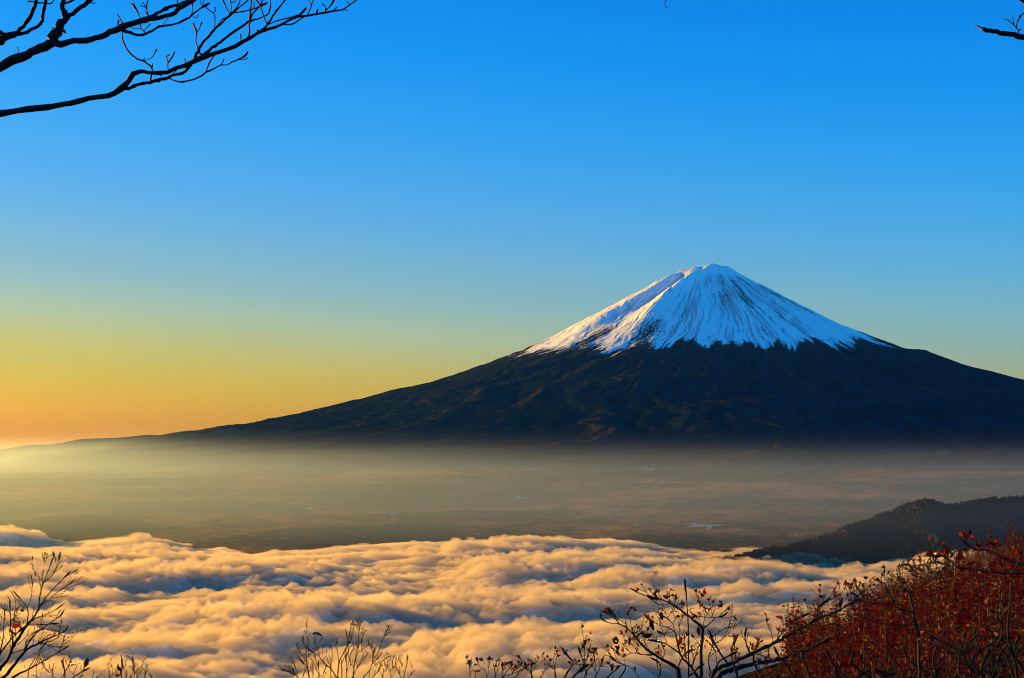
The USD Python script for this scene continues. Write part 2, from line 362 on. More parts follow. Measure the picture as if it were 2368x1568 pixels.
hx, hy = np.linspace(560, 3000, 400), np.linspace(4700, 7900, 260)
HX, HY = np.meshgrid(hx, hy)
hill_mat = mat('hillside_woods', {
    'tc': ('texture_coordinate', {}),
    'big': ('noise_texture', {'scale': .004, 'detail': 4.0, 'roughness': .6}),
    'ramp': ('rgb_ramp', {'ramp': [(.40, (.008, .012, .014)), (.55, (.016, .014, .012)), (.68, (.05, .022, .010))]}),
    'p': ('principled_bsdf', {'roughness': .95, 'specular_ior_level': .0})},
    [('tc.object', 'big.vector'), ('big.fac', 'ramp.fac'), ('ramp.color', 'p.base_color')])
obj('wooded_hill', (np.stack([HX, HY, wooded_hill(HX, HY)], -1).reshape(-1, 3), grid_faces(*HX.shape)), hill_mat, kind='structure')

# far hills at the foot of the sky on the left
FAR = np.array([(-500, 1050), (-200, 1046), (-60, 1043), (0, 1039), (50, 1031), (75, 1028), (115, 1028), (140, 1024), (165, 1019), (185, 1015), (230, 1013), (270, 1012), (300, 1009), (340, 1005), (375, 1006), (420, 1010), (480, 1018), (600, 1040)], float) * D2P
fx_, fz_ = ray(FAR[:, 0], FAR[:, 1])
fu = np.linspace(fx_[0], fx_[-1], 240)
ft = np.linspace(-1, 1, 25)
FU, FT = np.meshgrid(fu, ft)
FD = 29000 + FT * 2500
FZZ = np.interp(FU, fx_, fz_) * 29000 - 500 * np.abs(FT) ** 1.4 + 12 * fb(FU * 260, FT * 4, 3, 95) * np.abs(FT) ** .5
obj('distant_hills', (np.stack([FU * FD, FD, FZZ], -1).reshape(-1, 3), grid_faces(*FU.shape)), hill_mat, kind='structure')

# ---------------------------------------------------------------- sea of cloud
u = np.concatenate([np.linspace(-1.0, -.42, 120)[:-1], np.linspace(-.42, .42, 860), np.linspace(.42, .8, 50)[1:]])
dd = np.concatenate([np.geomspace(900, 2900, 60)[:-1], np.geomspace(2900, 8600, 440)])
U, DD = np.meshgrid(u, dd)
CXX, CYY = U * DD, DD
ca, sa = math.cos(math.radians(35)), math.sin(math.radians(35))
def billow(x, y, seed):
    return np.abs(gn(x, y, seed)) ** .8
def cloud_height(x, y, fine=1.0):
    a, b = x * ca + y * sa, -x * sa + y * ca                      # along and across the rolls
    wx, wy = 90 * gn(a / 700, b / 500, 70), 90 * gn(a / 700, b / 500, 71)
    a, b = a + wx, b + wy
    x2, y2 = x + 25 * gn(x / 160, y / 160, 78), y + 25 * gn(x / 160, y / 160, 79)
    big = billow(a / 1300, b / 520, 72)
    mid = billow(a / 420, b / 240, 73)
    sm = billow(x2 / 150, y2 / 130, 74)
    ti = billow(x2 / 66, y2 / 60, 75)
    mn = billow(x2 / 28, y2 / 26, 76)
    g = .16 + 1.35 * ss(.05, .75, big + .25 * gn(x / 800, y / 600, 87))
    return 26 * big + (.25 + .75 * g) * (22 * mid + 36 * sm * (.4 + mid) * (.5 + .5 * fine) + fine * (38 * ti * (.4 + sm) + 24 * mn * (.45 + sm))) + 16 * gn(x / 2600, y / 2200, 77)
H = cloud_height(CXX, CYY)
H0 = cloud_height(CXX, CYY, .25)
H = np.where(H > 30, 30 + 62 * np.tanh((H - 30) / 62), H)
De = edge_distance(U) + 160 * gn(CXX / 420, CYY / 900, 80) + 60 * gn(CXX / 130, CYY / 300, 81)
H = H * ss(150, -900, DD - De) * .9 + 8
H0 = H0 * ss(150, -900, DD - De) * .9 + 8
ED = De - 180 - 120 * np.abs(gn(CXX / 240, CYY / 500, 85))
CZ = CLOUD - 10 - 52 * np.exp(-((CXX - 1250) / 620) ** 2 - ((DD - 5700) / 700) ** 2) + H - np.maximum(DD - ED, 0) * .16


def closed(X, Y, Z, floor):
    """A height field with walls and a floor: a closed body."""
    nr, nc = X.shape
    v = np.stack([X, Y, Z], -1).reshape(-1, 3)
    edge = np.concatenate([np.arange(nc), np.arange(1, nr) * nc + nc - 1, (nr - 1) * nc + np.arange(nc - 2, -1, -1), np.arange(nr - 2, 0, -1) * nc])
    ring = v[edge].copy(); ring[:, 2] = floor
    n0, ne = nr * nc, len(edge); k = np.arange(ne); k2 = (k + 1) % ne
    side = np.concatenate([np.stack([edge[k], n0 + k, edge[k2]], -1), np.stack([edge[k2], n0 + k, n0 + k2], -1)])
    return np.vstack([v, ring, [[X.mean(), Y.mean(), floor]]]), np.vstack([grid_faces(nr, nc), side, np.stack([n0 + k2, n0 + k, np.full(ne, n0 + ne)], -1)])


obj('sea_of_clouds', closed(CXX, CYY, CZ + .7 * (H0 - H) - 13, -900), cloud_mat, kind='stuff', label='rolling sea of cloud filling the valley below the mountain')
WZ = CZ + 9 + 6 * gn(CXX / 90, CYY / 110, 83) + 4 * gn(CXX / 35, CYY / 45, 84) + 6 * gn(CXX / 210, CYY / 160, 86) + .115 * np.clip(DD - ED, 0, 330)
obj('cloud_wisps', closed(CXX[::2], CYY[::2], WZ[::2], -905), wisp_mat, kind='stuff', label='thin veil of vapour over the tops of the cloud sea')

# ---------------------------------------------------------------- air
def box(name, lo, hi, m):
    lo, hi = np.array(lo, float), np.array(hi, float)
    b = trimesh.creation.box(extents=hi - lo); b.apply_translation((lo + hi) / 2)
    obj(name, b, m, smooth=False, kind='stuff')
import os
if not os.environ.get('NOHAZE'):
    box('haze', (-65000, -65000, -3200), (65000, 65000, SUMMIT[2] + 120), haze_mat)
    for k, (top, _) in enumerate(MIST):
        box('valley_mist', (-26000 + 900 * k, 5100 + 130 * k, -1050 + 10 * k), (26000 - 700 * k, 20800 - 350 * k, top), mist_mats[k])

# ---------------------------------------------------------------- plants: helpers
bark = plain_mat('dark_bark', (.013, .008, .006), .75)
bark_red = plain_mat('reddish_bark', (.014, .007, .005), .8)
pale_wood = plain_mat('split_wood', (.42, .22, .08), .8)


def leaf_mat(name, color, through):
    return mat(name, {'o': ('noise_texture', {'scale': 30.0}), 'tc': ('texture_coordinate', {}),
                      'r': ('rgb_ramp', {'ramp': [(.3, tuple(c * .6 for c in color)), (.7, tuple(c * 1.3 for c in color))]}),
                      'p': ('principled_bsdf', {'roughness': .6, 'specular_ior_level': .2}), 't': ('translucent_bsdf', {'color': through}), 'm': ('mix_closure', {'fac': .4})},
               [('tc.object', 'o.vector'), ('o.fac', 'r.fac'), ('r.color', 'p.base_color'), ('p.BSDF', 'm.closure1'), ('t.BSDF', 'm.closure2')], surface='m.closure')


leaf_red, leaf_brown, leaf_dark = leaf_mat('red_leaf', (.12, .010, .007), (.36, .02, .012)), leaf_mat('brown_leaf', (.03, .009, .006), (.07, .014, .007)), leaf_mat('dry_leaf', (.014, .008, .006), (.022, .009, .006))


def catmull(p, n):
    p = np.asarray(p, float)
    if len(p) < 3:
        t = np.linspace(0, 1, n)[:, None]
        return p[0] * (1 - t) + p[-1] * t
    q = np.vstack([2 * p[0] - p[1], p, 2 * p[-1] - p[-2]])
    seg = np.linalg.norm(np.diff(p[:, :3], axis=0), axis=1); cum = np.concatenate([[0], np.cumsum(seg)])
    out = []
    for s_ in np.linspace(0, cum[-1], n):
        i = min(np.searchsorted(cum, s_, 'right') - 1, len(seg) - 1)
        t = (s_ - cum[i]) / max(seg[i], 1e-9)
        a, b, c, d = q[i:i + 4]
        out.append(.5 * (2 * b + (c - a) * t + (2 * a - 5 * b + 4 * c - d) * t * t + (3 * b - a - 3 * c + d) * t ** 3))
    return np.array(out)


def tube(P, R, sides=6, flat_tip=False):
    """A round, tapered body along the points P with the radii R."""
    P, R = np.asarray(P, float), np.asarray(R, float)
    T = np.gradient(P, axis=0); T /= np.maximum(np.linalg.norm(T, axis=1, keepdims=True), 1e-12)
    n = np.cross(T[0], [.31, .17, .94]); n /= np.linalg.norm(n)
    a = np.arange(sides) * 2 * PI / sides
    V = []
    for p, r, t in zip(P, R, T):
        n = n - t * (n @ t); n /= np.linalg.norm(n)
        b = np.cross(t, n)
        V.append(p + r * (np.cos(a)[:, None] * n + np.sin(a)[:, None] * b))
    m = len(P)
    V = np.vstack(V + [P[:1] - T[:1] * R[0] * .2, P[-1:] + T[-1:] * R[-1] * (.0 if flat_tip else 1.2)])
    k = np.arange(sides); k2 = (k + 1) % sides
    F = [np.stack([i * sides + k, i * sides + k2, (i + 1) * sides + k2], -1) for i in range(m - 1)] + [np.stack([i * sides + k, (i + 1) * sides + k2, (i + 1) * sides + k], -1) for i in range(m - 1)]
    F += [np.stack([k2, k, np.full(sides, m * sides)], -1), np.stack([(m - 1) * sides + k, (m - 1) * sides + k2, np.full(sides, m * sides + 1)], -1)]
    return V, np.concatenate(F)


def join(parts):
    n, V, F = 0, [], []
    for v, f in parts:
        V.append(v); F.append(f + n); n += len(v)
    return np.vstack(V), np.vstack(F)


def bud_ends(R, rng, size=1.9, n=4):
    """Swells the last rings of a twig into a bud."""
    R = R.copy()
    if len(R) > n + 2:
        R[-n:] = np.maximum(R[-n:], R[-n - 1] * np.array([1.2, size, size * .9, .5])[-n:])
    return R


class Plant:
    """One plant whose stems were traced: view coordinates, a width in the same units and a distance make a curve in space, started from the stem it grows out of."""

    def __init__(self, path, off, scale, dist, seed, bark, bend=.25):
        self.path, self.off, self.scale, self.dist, self.bark, self.bend = path, np.array(off, float), scale, dist, bark, bend
        self.rng = np.random.default_rng(seed)
        self.curves = []                                          # (2-D points, distances, 3-D points, radii, prim path)
        self.n_leaf = 0
        self.thin = 1.0                                           # narrows the traced stems of the finer plants

    def near(self, xy):
        best = None
        for c in self.curves:
            d = np.hypot(*(c[0] - xy).T)
            i = int(np.argmin(d))
            if best is None or d[i] < best[0]:
                best = (d[i], c, i)
        return best

    def stem(self, pts, name='branch', start=None, root=None, under=None, bud=True, sides=6, reach=60.0, mat_=None, knots=.12):
        """pts: (x, y, width). root: a 3-D point that the first traced point continues to."""
        p = np.array([(q[0], q[1]) for q in pts], float) * self.scale + self.off
        w = np.array([q[2] if len(q) > 2 else np.nan for q in pts], float) * self.scale
        idx = np.arange(len(w)); ok = ~np.isnan(w)
        w = np.interp(idx, idx[ok], w[ok]) * self.thin
        hit = self.near(p[0]) if self.curves and start is None and root is None else None
        parent = None
        if hit is not None and hit[0] < reach * self.scale:
            parent, d0 = hit[1], hit[1][1][hit[2]]
            p[0] = parent[0][hit[2]]
        else:
            d0 = start or self.dist
        lens = np.concatenate([[0], np.cumsum(np.hypot(*np.diff(p, axis=0).T))])
        slope = self.bend * self.rng.uniform(-1, 1)
        dist = d0 * (1 + slope * lens / FPX)
        n = int(np.clip(lens[-1] / 3.0, 5, 46))
        c = catmull(np.column_stack([p, dist, w]), n)
        x, z = ray(c[:, 0], c[:, 1])
        P = np.stack([x * c[:, 2], c[:, 2], z * c[:, 2]], -1)
        R = np.maximum(c[:, 3], .5) / 2 / FPX * c[:, 2]
        P = P + self.rng.normal(0, .22, P.shape) * R[:, None]
        R = R * (1 + knots * np.abs(self.rng.normal(0, 1, len(R))))
        if bud:
            R = bud_ends(R, self.rng)
        Q, S = P, R
        if root is not None:
            k = 8
            t = np.linspace(0, 1, k)[:-1, None]
            bend = np.array(root) * (1 - t) + P[0] * t + np.array([0, 0, -1.0]) * (t * (1 - t)) * .15
            Q = np.vstack([bend, P]); S = np.concatenate([np.linspace(R[0] * 1.5, R[0], k)[:-1], R])
        path = obj(name, tube(Q, S, sides), mat_ or self.bark, under or self.path)
        self.curves.append((c[:, :2], c[:, 2], P, R, path))
        return self.curves[-1]

    def twigs(self, curve, n, length, spread=(25, 60), lo=.25, depth=1, width=.55, name='twig', up=.3, leaves=None):
        """Small shoots along a stem, each with its own side shoots; sub-parts of the stem."""
        c2, dist, P, R, path = curve
        rng, done = self.rng, []
        for _ in range(n):
            t = rng.uniform(lo, .88); i = int(t * (len(P) - 1)); i = min(max(i, 0), len(P) - 2)
            axis = P[min(i + 1, len(P) - 1)] - P[max(i - 1, 0)]; axis /= np.linalg.norm(axis)
            tip = self.grow(P[i], axis, length * rng.uniform(.4, 1.0) * (1.05 - .6 * t), float(np.clip(R[i] * width, .45 / 2 / FPX * self.dist, 0.7 / 2 / FPX * self.dist)), spread, up, depth, done)
            for q, a in tip:
                if leaves:
                    self.leaf_cluster(q, a, *leaves)
        if done:
            obj(name, join(done), self.bark, path)

    def grow(self, p, axis, length, r, spread, up, depth, out):
        rng = self.rng
        k = rng.normal(0, 1, 3); k -= axis * (k @ axis); k /= np.linalg.norm(k)
        k[1] *= .7
        ang = math.radians(rng.uniform(*spread))
        d = axis * math.cos(ang) + k * math.sin(ang) + np.array([0, 0, up]); d /= np.linalg.norm(d)
        m = 7
        pts = [p]
        for _ in range(m - 1):
            d = d + rng.normal(0, .12, 3) + np.array([0, 0, .05]); d /= np.linalg.norm(d)
            pts.append(pts[-1] + d * length / (m - 1))
        pts = np.array(pts)
        R = r * np.linspace(1, .6, m) * rng.uniform(.9, 1.25, m)
        R[-2:] = [R[-3] * 1.7, R[-3] * .9]
        out.append(tube(pts, R, 4))
        tips = [(pts[-1], d)]
        if depth > 0:
            for _ in range(rng.integers(1, 4)):
                i = rng.integers(1, m - 1)
                a = pts[i + 1] - pts[i]; a /= np.linalg.norm(a)
                tips += self.grow(pts[i], a, length * rng.uniform(.3, .6), r * .75, spread, up, depth - 1, out)
        return tips

    def leaf(self, p, d, size, m):
        """One curled leaf on a short stalk."""
        rng = self.rng
        d = d / np.linalg.norm(d)
        s_ = np.cross(d, rng.normal(0, 1, 3)); s_ /= np.linalg.norm(s_)
        nn = np.cross(s_, d)
        u = np.array([0, .2, .5, .8, 1.0]); half = np.array([.03, .2, .27, .17, .01]) * rng.uniform(.8, 1.15)
        curl, cup = rng.uniform(-.9, .9), rng.uniform(.2, .8)
        v = []
        for a, h in zip(u, half):
            mid = d * a + nn * (curl * a * a * .6)
            v += [mid - s_ * h + nn * h * cup, mid, mid + s_ * h + nn * h * cup]
        v = p + np.array(v) * size
        f = []
        for i in range(4):
            for j in range(2):
                a = i * 3 + j
                f += [(a, a + 1, a + 4), (a, a + 4, a + 3)]
        self.n_leaf += 1
        obj('leaf', (v, np.array(f)), m, self.path)

    def leaf_cluster(self, p, d, chance, size, mats):
        rng = self.rng
        if self.n_leaf > 290 or rng.random() > chance:
            return
        for _ in range(rng.integers(2, 5)):
            q = d + rng.normal(0, .55, 3)
            self.leaf(p, q, size * rng.uniform(.6, 1.25), mats[rng.integers(len(mats))])


def at(px, py, dist):
    x, z = ray(px, py)
    return np.array([x * dist, dist, z * dist])


def foot(px, dist, sink=.05):
    x = (px - CX) / FPX * dist
    return np.array([x, dist, float(near_slope(np.array([x]), np.array([dist]))[0]) - sink])

# ---------------------------------------------------------------- bare tree whose limbs reach in at the upper left
S0 = 760 / 2368 * .25
tree = thing('bare_tree', 'leafless tree reaching its dark limbs across the upper left sky', 'tree')
tr = Plant(tree, (0, 0), S0, 3.3, 5, bark, .35)
TX, TY = -1.95, 3.5
base = np.array([TX, TY, float(near_slope(np.array([TX]), np.array([TY]))[0]) - .1])
trunk_pts = catmull([base, base + (.02, 0, .9), (TX + .08, TY - .05, .15), (TX + .02, TY, 1.1), (TX + .1, TY + .05, 2.2), (TX + .06, TY, 3.2)], 26)
obj('trunk', tube(trunk_pts, np.interp(np.linspace(0, 1, 26), [0, .06, .3, .7, 1], [.14, .105, .085, .06, .02]) * (1 + .08 * np.abs(np.sin(np.arange(26) * 1.7))), 12), bark, tree)


def from_trunk(z):
    i = int(np.argmin(np.abs(trunk_pts[:, 2] - z)))
    return trunk_pts[i]


L1 = tr.stem([(-150, 560, 120), (0, 490, 108), (100, 455, 86), (210, 415, 62), (240, 425, 46), (330, 395, 42), (440, 342, 38), (510, 290, 40), (532, 180, 38), (552, 100, 40), (575, 20, 40), (590, -60, 38)], root=from_trunk(.62), bud=False, sides=8)
B2 = tr.stem([(-200, 930, 125), (0, 830, 112), (200, 725, 110), (330, 700, 105), (420, 655, 100), (540, 580, 112), (640, 540, 100), (750, 545, 76), (860, 525, 70), (950, 510, 70), (1180, 495, 66), (1300, 440, 74), (1420, 370, 76), (1550, 330, 74), (1750, 260, 70), (1850, 235, 66), (2000, 213, 54), (2150, 172, 50), (2260, 85, 54), (2400, 10, 44), (2500, -60, 40)], root=from_trunk(.45), bud=False, sides=8)
B3 = tr.stem([(-200, 1440, 90), (0, 1412, 82), (130, 1388, 70), (400, 1345, 70), (530, 1342, 82), (600, 1335, 64), (800, 1298, 62), (1000, 1262, 66), (1280, 1200, 60), (1450, 1140, 70), (1540, 1070, 78), (1600, 1010, 62), (1690, 895, 66), (1800, 888, 44), (1900, 915, 48), (2050, 900, 48), (2200, 850, 46), (2391, 785, 56), (2560, 700, 60), (2820, 622, 46), (2990, 550, 46),
              (3200, 425, 40), (3400, 350, 32), (3520, 303, 28), (3640, 230, 28), (3790, 200, 26), (3880, 188, 26), (4090, 150, 26), (4270, 120, 18), (4370, 50, 15), (4450, -5, 13)], root=from_trunk(.15), bud=False, sides=8)
TR = [
    ([(205, 415, 50), (270, 350, 46), (330, 282, 46), (365, 240, 44), (400, 160, 42), (440, 50, 42), (465, -50, 40)], L1, 0), ([(-60, 330, 50), (0, 405, 50), (50, 440, 44), (95, 455, 40)], L1, 0),
    ([(460, 30, 18), (430, 25, 14), (385, 18, 14), (345, 14, 15)], None, 1), ([(470, 32, 20), (560, 42, 18), (640, 46, 18), (660, 20, 12), (690, -20, 10)], None, 0),
    ([(640, 540, 100), (690, 420, 108), (765, 300, 92), (800, 215, 68), (780, 100, 52), (785, 20, 50), (800, -60, 46)], B2, 0), ([(800, 45, 28), (880, 15, 26), (960, -25, 24)], None, 0),
    ([(800, 230, 70), (860, 195, 54), (930, 155, 52), (1050, 62, 56), (1110, 0, 66), (1150, -60, 50)], None, 0), ([(1110, 20, 26), (1140, 38, 16), (1185, 40, 9)], None, 1), ([(835, 180, 24), (832, 130, 22)], None, 0),
    ([(790, 380, 40), (825, 418, 8)], None, 0), ([(1850, 235, 56), (1930, 185, 38), (2000, 140, 36), (2100, 95, 38), (2200, 62, 38), (2380, 5, 38), (2450, -30, 36)], B2, 0),
    ([(1500, 375, 52), (1600, 398, 42), (1660, 425, 34), (1730, 440, 32), (1840, 413, 28), (1930, 365, 26), (2000, 330, 26), (2180, 300, 22), (2331, 230, 26), (2381, 190, 20), (2460, 135, 18), (2531, 85, 20), (2570, 65, 14), (2615, 33, 15)], B2, 1),
    ([(2545, 85, 16), (2600, 125, 13), (2670, 180, 15), (2676, 260, 12), (2675, 350, 14)], None, 0), ([(2670, 180, 11), (2682, 130, 13), (2678, 95, 16)], None, 1), ([(2385, 190, 12), (2395, 100, 11), (2405, 20, 12), (2415, -20, 10)], None, 0),
    ([(2390, 195, 9), (2430, 222, 9), (2460, 215, 10), (2470, 178, 12)], None, 1), ([(2510, 95, 10), (2500, 20, 9), (2495, -20, 9)], None, 0), ([(2530, 80, 10), (2540, 20, 10), (2548, -20, 9)], None, 0),
    ([(1810, 410, 18), (1775, 370, 17), (1752, 345, 16), (1755, 290, 13), (1760, 270, 12)], None, 0), ([(1750, 358, 9), (1690, 355, 8), (1630, 345, 8)], None, 0), ([(1780, 365, 9), (1840, 335, 10), (1872, 298, 15)], None, 1), ([(2020, 322, 9), (2060, 270, 8), (2095, 225, 9)], None, 0),
    ([(1500, 395, 18), (1520, 450, 18), (1535, 510, 20), (1565, 580, 17), (1600, 640, 24), (1650, 690, 18), (1720, 740, 20), (1780, 755, 20), (1840, 795, 20), (1890, 835, 22), (1892, 900, 20), (1885, 960, 22), (1872, 1015, 24)], B2, 0),
    ([(1890, 840, 14), (1900, 790, 13)], None, 1), ([(1800, 752, 9), (1860, 738, 9), (1905, 705, 11), (1930, 650, 15), (1945, 618, 20)], None, 1), ([(1930, 650, 10), (1958, 620, 10)], None, 0), ([(1795, 750, 9), (1802, 722, 10)], None, 1),
    ([(1455, 335, 24), (1468, 290, 20), (1480, 255, 18)], B2, 0), ([(1560, 310, 14), (1510, 260, 13), (1480, 205, 13), (1460, 178, 16)], B2, 1), ([(1745, 260, 12), (1735, 200, 12), (1700, 120, 13), (1660, 60, 13), (1628, 38, 12)], B2, 1), ([(1680, 90, 10), (1665, 20, 10), (1630, -20, 10)], None, 0),
    ([(1838, 230, 14), (1835, 150, 14), (1822, 95, 15), (1838, 30, 12), (1850, -20, 11)], B2, 0), ([(1822, 100, 11), (1790, 80, 11), (1752, 68, 13)], None, 1), ([(1820, 85, 10), (1795, 55, 12), (1778, 30, 13)], None, 1), ([(1832, 180, 12), (1800, 135, 12)], None, 1),
    ([(230, 690, 14), (228, 640, 11), (216, 588, 13)], B2, 1), ([(658, 400, 12), (650, 340, 13)], None, 1), ([(2240, 70, 14), (2205, 10, 13), (2195, -20, 12)], None, 0),
    ([(1550, 1100, 50), (1600, 1105, 40), (1730, 1050, 36), (1870, 1030, 40), (1950, 1000, 40), (2070, 980, 38), (2160, 940, 30), (2240, 918, 38), (2295, 903, 34), (2330, 860, 34), (2385, 800, 40)], B3, 0),
    ([(2110, 960, 16), (2170, 900, 15), (2220, 850, 16)], None, 0), ([(2085, 982, 16), (2180, 1005, 17), (2270, 1022, 20), (2410, 990, 20), (2490, 960, 22), (2560, 905, 24), (2650, 870, 20), (2740, 815, 15), (2820, 810, 13), (2890, 775, 17), (2985, 735, 16), (3060, 695, 13), (3075, 665, 15), (3088, 645, 18)], None, 1),
    ([(2985, 742, 10), (3050, 742, 9), (3090, 718, 13)], None, 1), ([(2750, 810, 11), (2775, 775, 11), (2790, 738, 13)], None, 1), ([(2560, 905, 17), (2590, 830, 17), (2620, 765, 20), (2640, 735, 14), (2668, 695, 18)], None, 0),
    ([(2405, 760, 40), (2440, 690, 36), (2465, 640, 36), (2530, 520, 30), (2620, 430, 30), (2680, 355, 26), (2770, 280, 23), (2855, 195, 26), (2895, 160, 34)], B3, 0), ([(2890, 165, 16), (2940, 100, 14), (2980, 40, 14), (3000, -25, 13)], None, 0), ([(2900, 160, 17), (3000, 75, 16), (3090, 0, 15), (3110, -30, 14)], None, 0),
    ([(2880, 170, 14), (2882, 90, 14), (2874, 30, 14), (2870, -25, 13)], None, 0), ([(2878, 45, 10), (2930, 20, 10), (2950, -10, 10)], None, 0), ([(2850, 190, 15), (2825, 110, 14), (2790, 30, 20), (2760, -25, 16)], None, 0), ([(2900, 172, 16), (3020, 145, 14), (3130, 120, 16), (3210, 95, 15), (3260, 70, 14), (3320, 40, 22)], None, 1),
    ([(3160, 110, 13), (3170, 60, 13), (3165, 20, 16)], None, 1), ([(3230, 90, 12), (3260, 30, 12), (3280, -10, 20)], None, 1), ([(2468, 635, 15), (2455, 560, 14), (2438, 510, 13), (2450, 400, 14), (2430, 350, 14), (2410, 295, 22)], None, 1), ([(2452, 395, 11), (2490, 340, 13), (2515, 278, 18)], None, 1),
    ([(2700, 340, 11), (2740, 280, 13), (2770, 240, 16), (2800, 225, 12)], None, 1), ([(2470, 655, 24), (2510, 685, 22), (2560, 688, 24)], None, 0), ([(2545, 690, 44), (2600, 635, 36), (2690, 568, 34), (2790, 490, 28), (2880, 418, 32), (3010, 335, 24), (3100, 268, 28), (3200, 240, 17), (3280, 208, 17), (3345, 168, 18), (3372, 60, 14), (3358, -25, 13)], B3, 0),
    ([(3110, 255, 18), (3165, 155, 18), (3215, 105, 14)], None, 1), ([(3030, 530, 28), (3080, 475, 22), (3103, 440, 20), (3108, 330, 18), (3112, 250, 26), (3122, 110, 16), (3138, -25, 14)], B3, 0), ([(3205, 425, 36), (3260, 375, 26), (3330, 308, 24), (3400, 200, 22), (3470, 105, 20), (3520, 40, 17), (3565, -25, 16)], B3, 0),
    ([(3325, 305, 17), (3275, 185, 17), (3248, 80, 17), (3205, 15, 18), (3165, -25, 15)], None, 0), ([(3345, 302, 16), (3450, 260, 16), (3550, 235, 17), (3660, 205, 15), (3740, 180, 18), (3790, 130, 12), (3815, 98, 18)], None, 1), ([(3500, 322, 16), (3600, 305, 13), (3665, 293, 18), (3780, 212, 15)], B3, 0), ([(3740, 180, 14), (3800, 205, 16)], None, 0),
    ([(3815, 192, 16), (3865, 110, 16), (3885, 50, 14), (3920, -20, 12)], B3, 0), ([(3880, 62, 11), (3845, 0, 13)], None, 1), ([(4095, 148, 14), (4055, 95, 12), (4025, 55, 18)], B3, 1), ([(4105, 140, 17), (4130, 60, 17), (4145, 15, 26), (4170, -20, 18)], B3, 0), ([(4125, 148, 12), (4165, 120, 11), (4195, 92, 16)], B3, 1), ([(3935, 180, 16), (3958, 118, 18)], B3, 1),
    ([(4280, 118, 11), (4335, 130, 10)], B3, 1), ([(4330, 85, 9), (4325, 22, 13)], B3, 1), ([(3000, 555, 14), (3005, 500, 14), (3000, 435, 22)], B3, 1), ([(2055, 860, 13), (2090, 760, 13), (2065, 715, 14), (2115, 680, 16)], B3, 1), ([(2092, 765, 16), (2150, 700, 17), (2172, 645, 20)], None, 1), ([(2285, 790, 13), (2310, 755, 14), (2293, 728, 10)], B3, 1), ([(2015, 915, 34), (2015, 950, 12)], B3, 0), ([(3180, 440, 24), (3205, 400, 24), (3210, 385, 30)], B3, 0),
]
for pts, under, bud in TR:
    tr.stem(pts, name='twig' if max(q[2] for q in pts) < 30 else 'branch', under=under[4] if under else None, bud=bool(bud), sides=5 if max(q[2] for q in pts) < 34 else 7, knots=.2)

# ---------------------------------------------------------------- tree on the right with the snapped branch
S1 = 396 / 2368 * .25
snapped = thing('snapped_tree', 'tree with a snapped branch and a drooping twig at the upper right', 'tree')
sn = Plant(snapped, (925, 0), S1, 4.2, 6, bark_red, .1)
tb = np.array([2.35, 4.6, float(near_slope(np.array([2.35]), np.array([4.6]))[0]) - .1])
sp = catmull([tb, (2.32, 4.6, -.4), (2.25, 4.5, .9), (2.28, 4.45, 1.8), (2.2, 4.4, 3.0)], 24)
obj('trunk', tube(sp, np.linspace(.12, .035, 24), 12), bark_red, snapped)
SB = sn.stem([(2800, 1010, 160), (2368, 890, 135), (2230, 845, 140), (2150, 828, 120), (1900, 800, 118), (1600, 742, 108), (1425, 705, 104)], root=sp[9], bud=False, sides=9, knots=.04)
sn.stem([(1425, 690, 96), (1390, 675, 74), (1320, 650, 46), (1240, 618, 26), (1170, 600, 10)], name='broken_end', start=4.2 * 1.0, bud=False, sides=7, mat_=pale_wood, knots=.1)
sn.stem([(1440, 745, 30), (1405, 738, 20), (1365, 732, 8)], name='splinter', under=SB[4], bud=False, sides=4)
for pts in ([(2240, 800, 34), (2245, 735, 30), (2180, 660, 27), (2125, 600, 26), (2118, 540, 24), (2100, 470, 24), (2098, 395, 22)], [(2120, 580, 22), (2010, 490, 22), (1960, 475, 20), (1905, 452, 26)], [(2012, 492, 14), (2006, 468, 13)],
            [(2200, 690, 28), (2190, 610, 28), (2200, 540, 26), (2250, 450, 27), (2280, 390, 30), (2290, 335, 24)], [(2280, 405, 24), (2330, 350, 24), (2400, 265, 24)], [(2250, 450, 18), (2225, 375, 18)], [(2235, 470, 14), (2195, 455, 12)], [(2250, 730, 34), (2285, 690, 28)]):
    sn.stem(pts, name='twig', under=SB[4], sides=5)
sn.stem([(2900, 420, 90), (2560, 190, 80), (2420, 90, 74), (2260, -40, 66), (2000, -260, 60)], root=sp[15], bud=False, sides=8)
over = catmull([sp[19], (1.6, 4.35, 1.95), (1.1, 4.35, 1.75), (.7, 4.25, 1.52), (.5, 4.2, 1.32)], 26)
obj('branch', tube(over, np.linspace(.022, .0022, 26), 6), bark_red, snapped)
s2 = 120 / 2368 * .25
hang = np.array([(1290, -100, 70), (1200, 150, 76), (1160, 400, 60), (1170, 520, 62), (1270, 572, 58), (1400, 550, 62)], float)
hx2, hz2 = ray(650 + hang[:, 0] * s2, hang[:, 1] * s2)
hp = np.stack([hx2 * 4.2, np.full(6, 4.2), hz2 * 4.2], -1)
hp = catmull(np.vstack([over[-1:], hp]), 22)
obj('twig', tube(hp, np.linspace(.0016, .0012, 22), 5), bark_red, snapped)

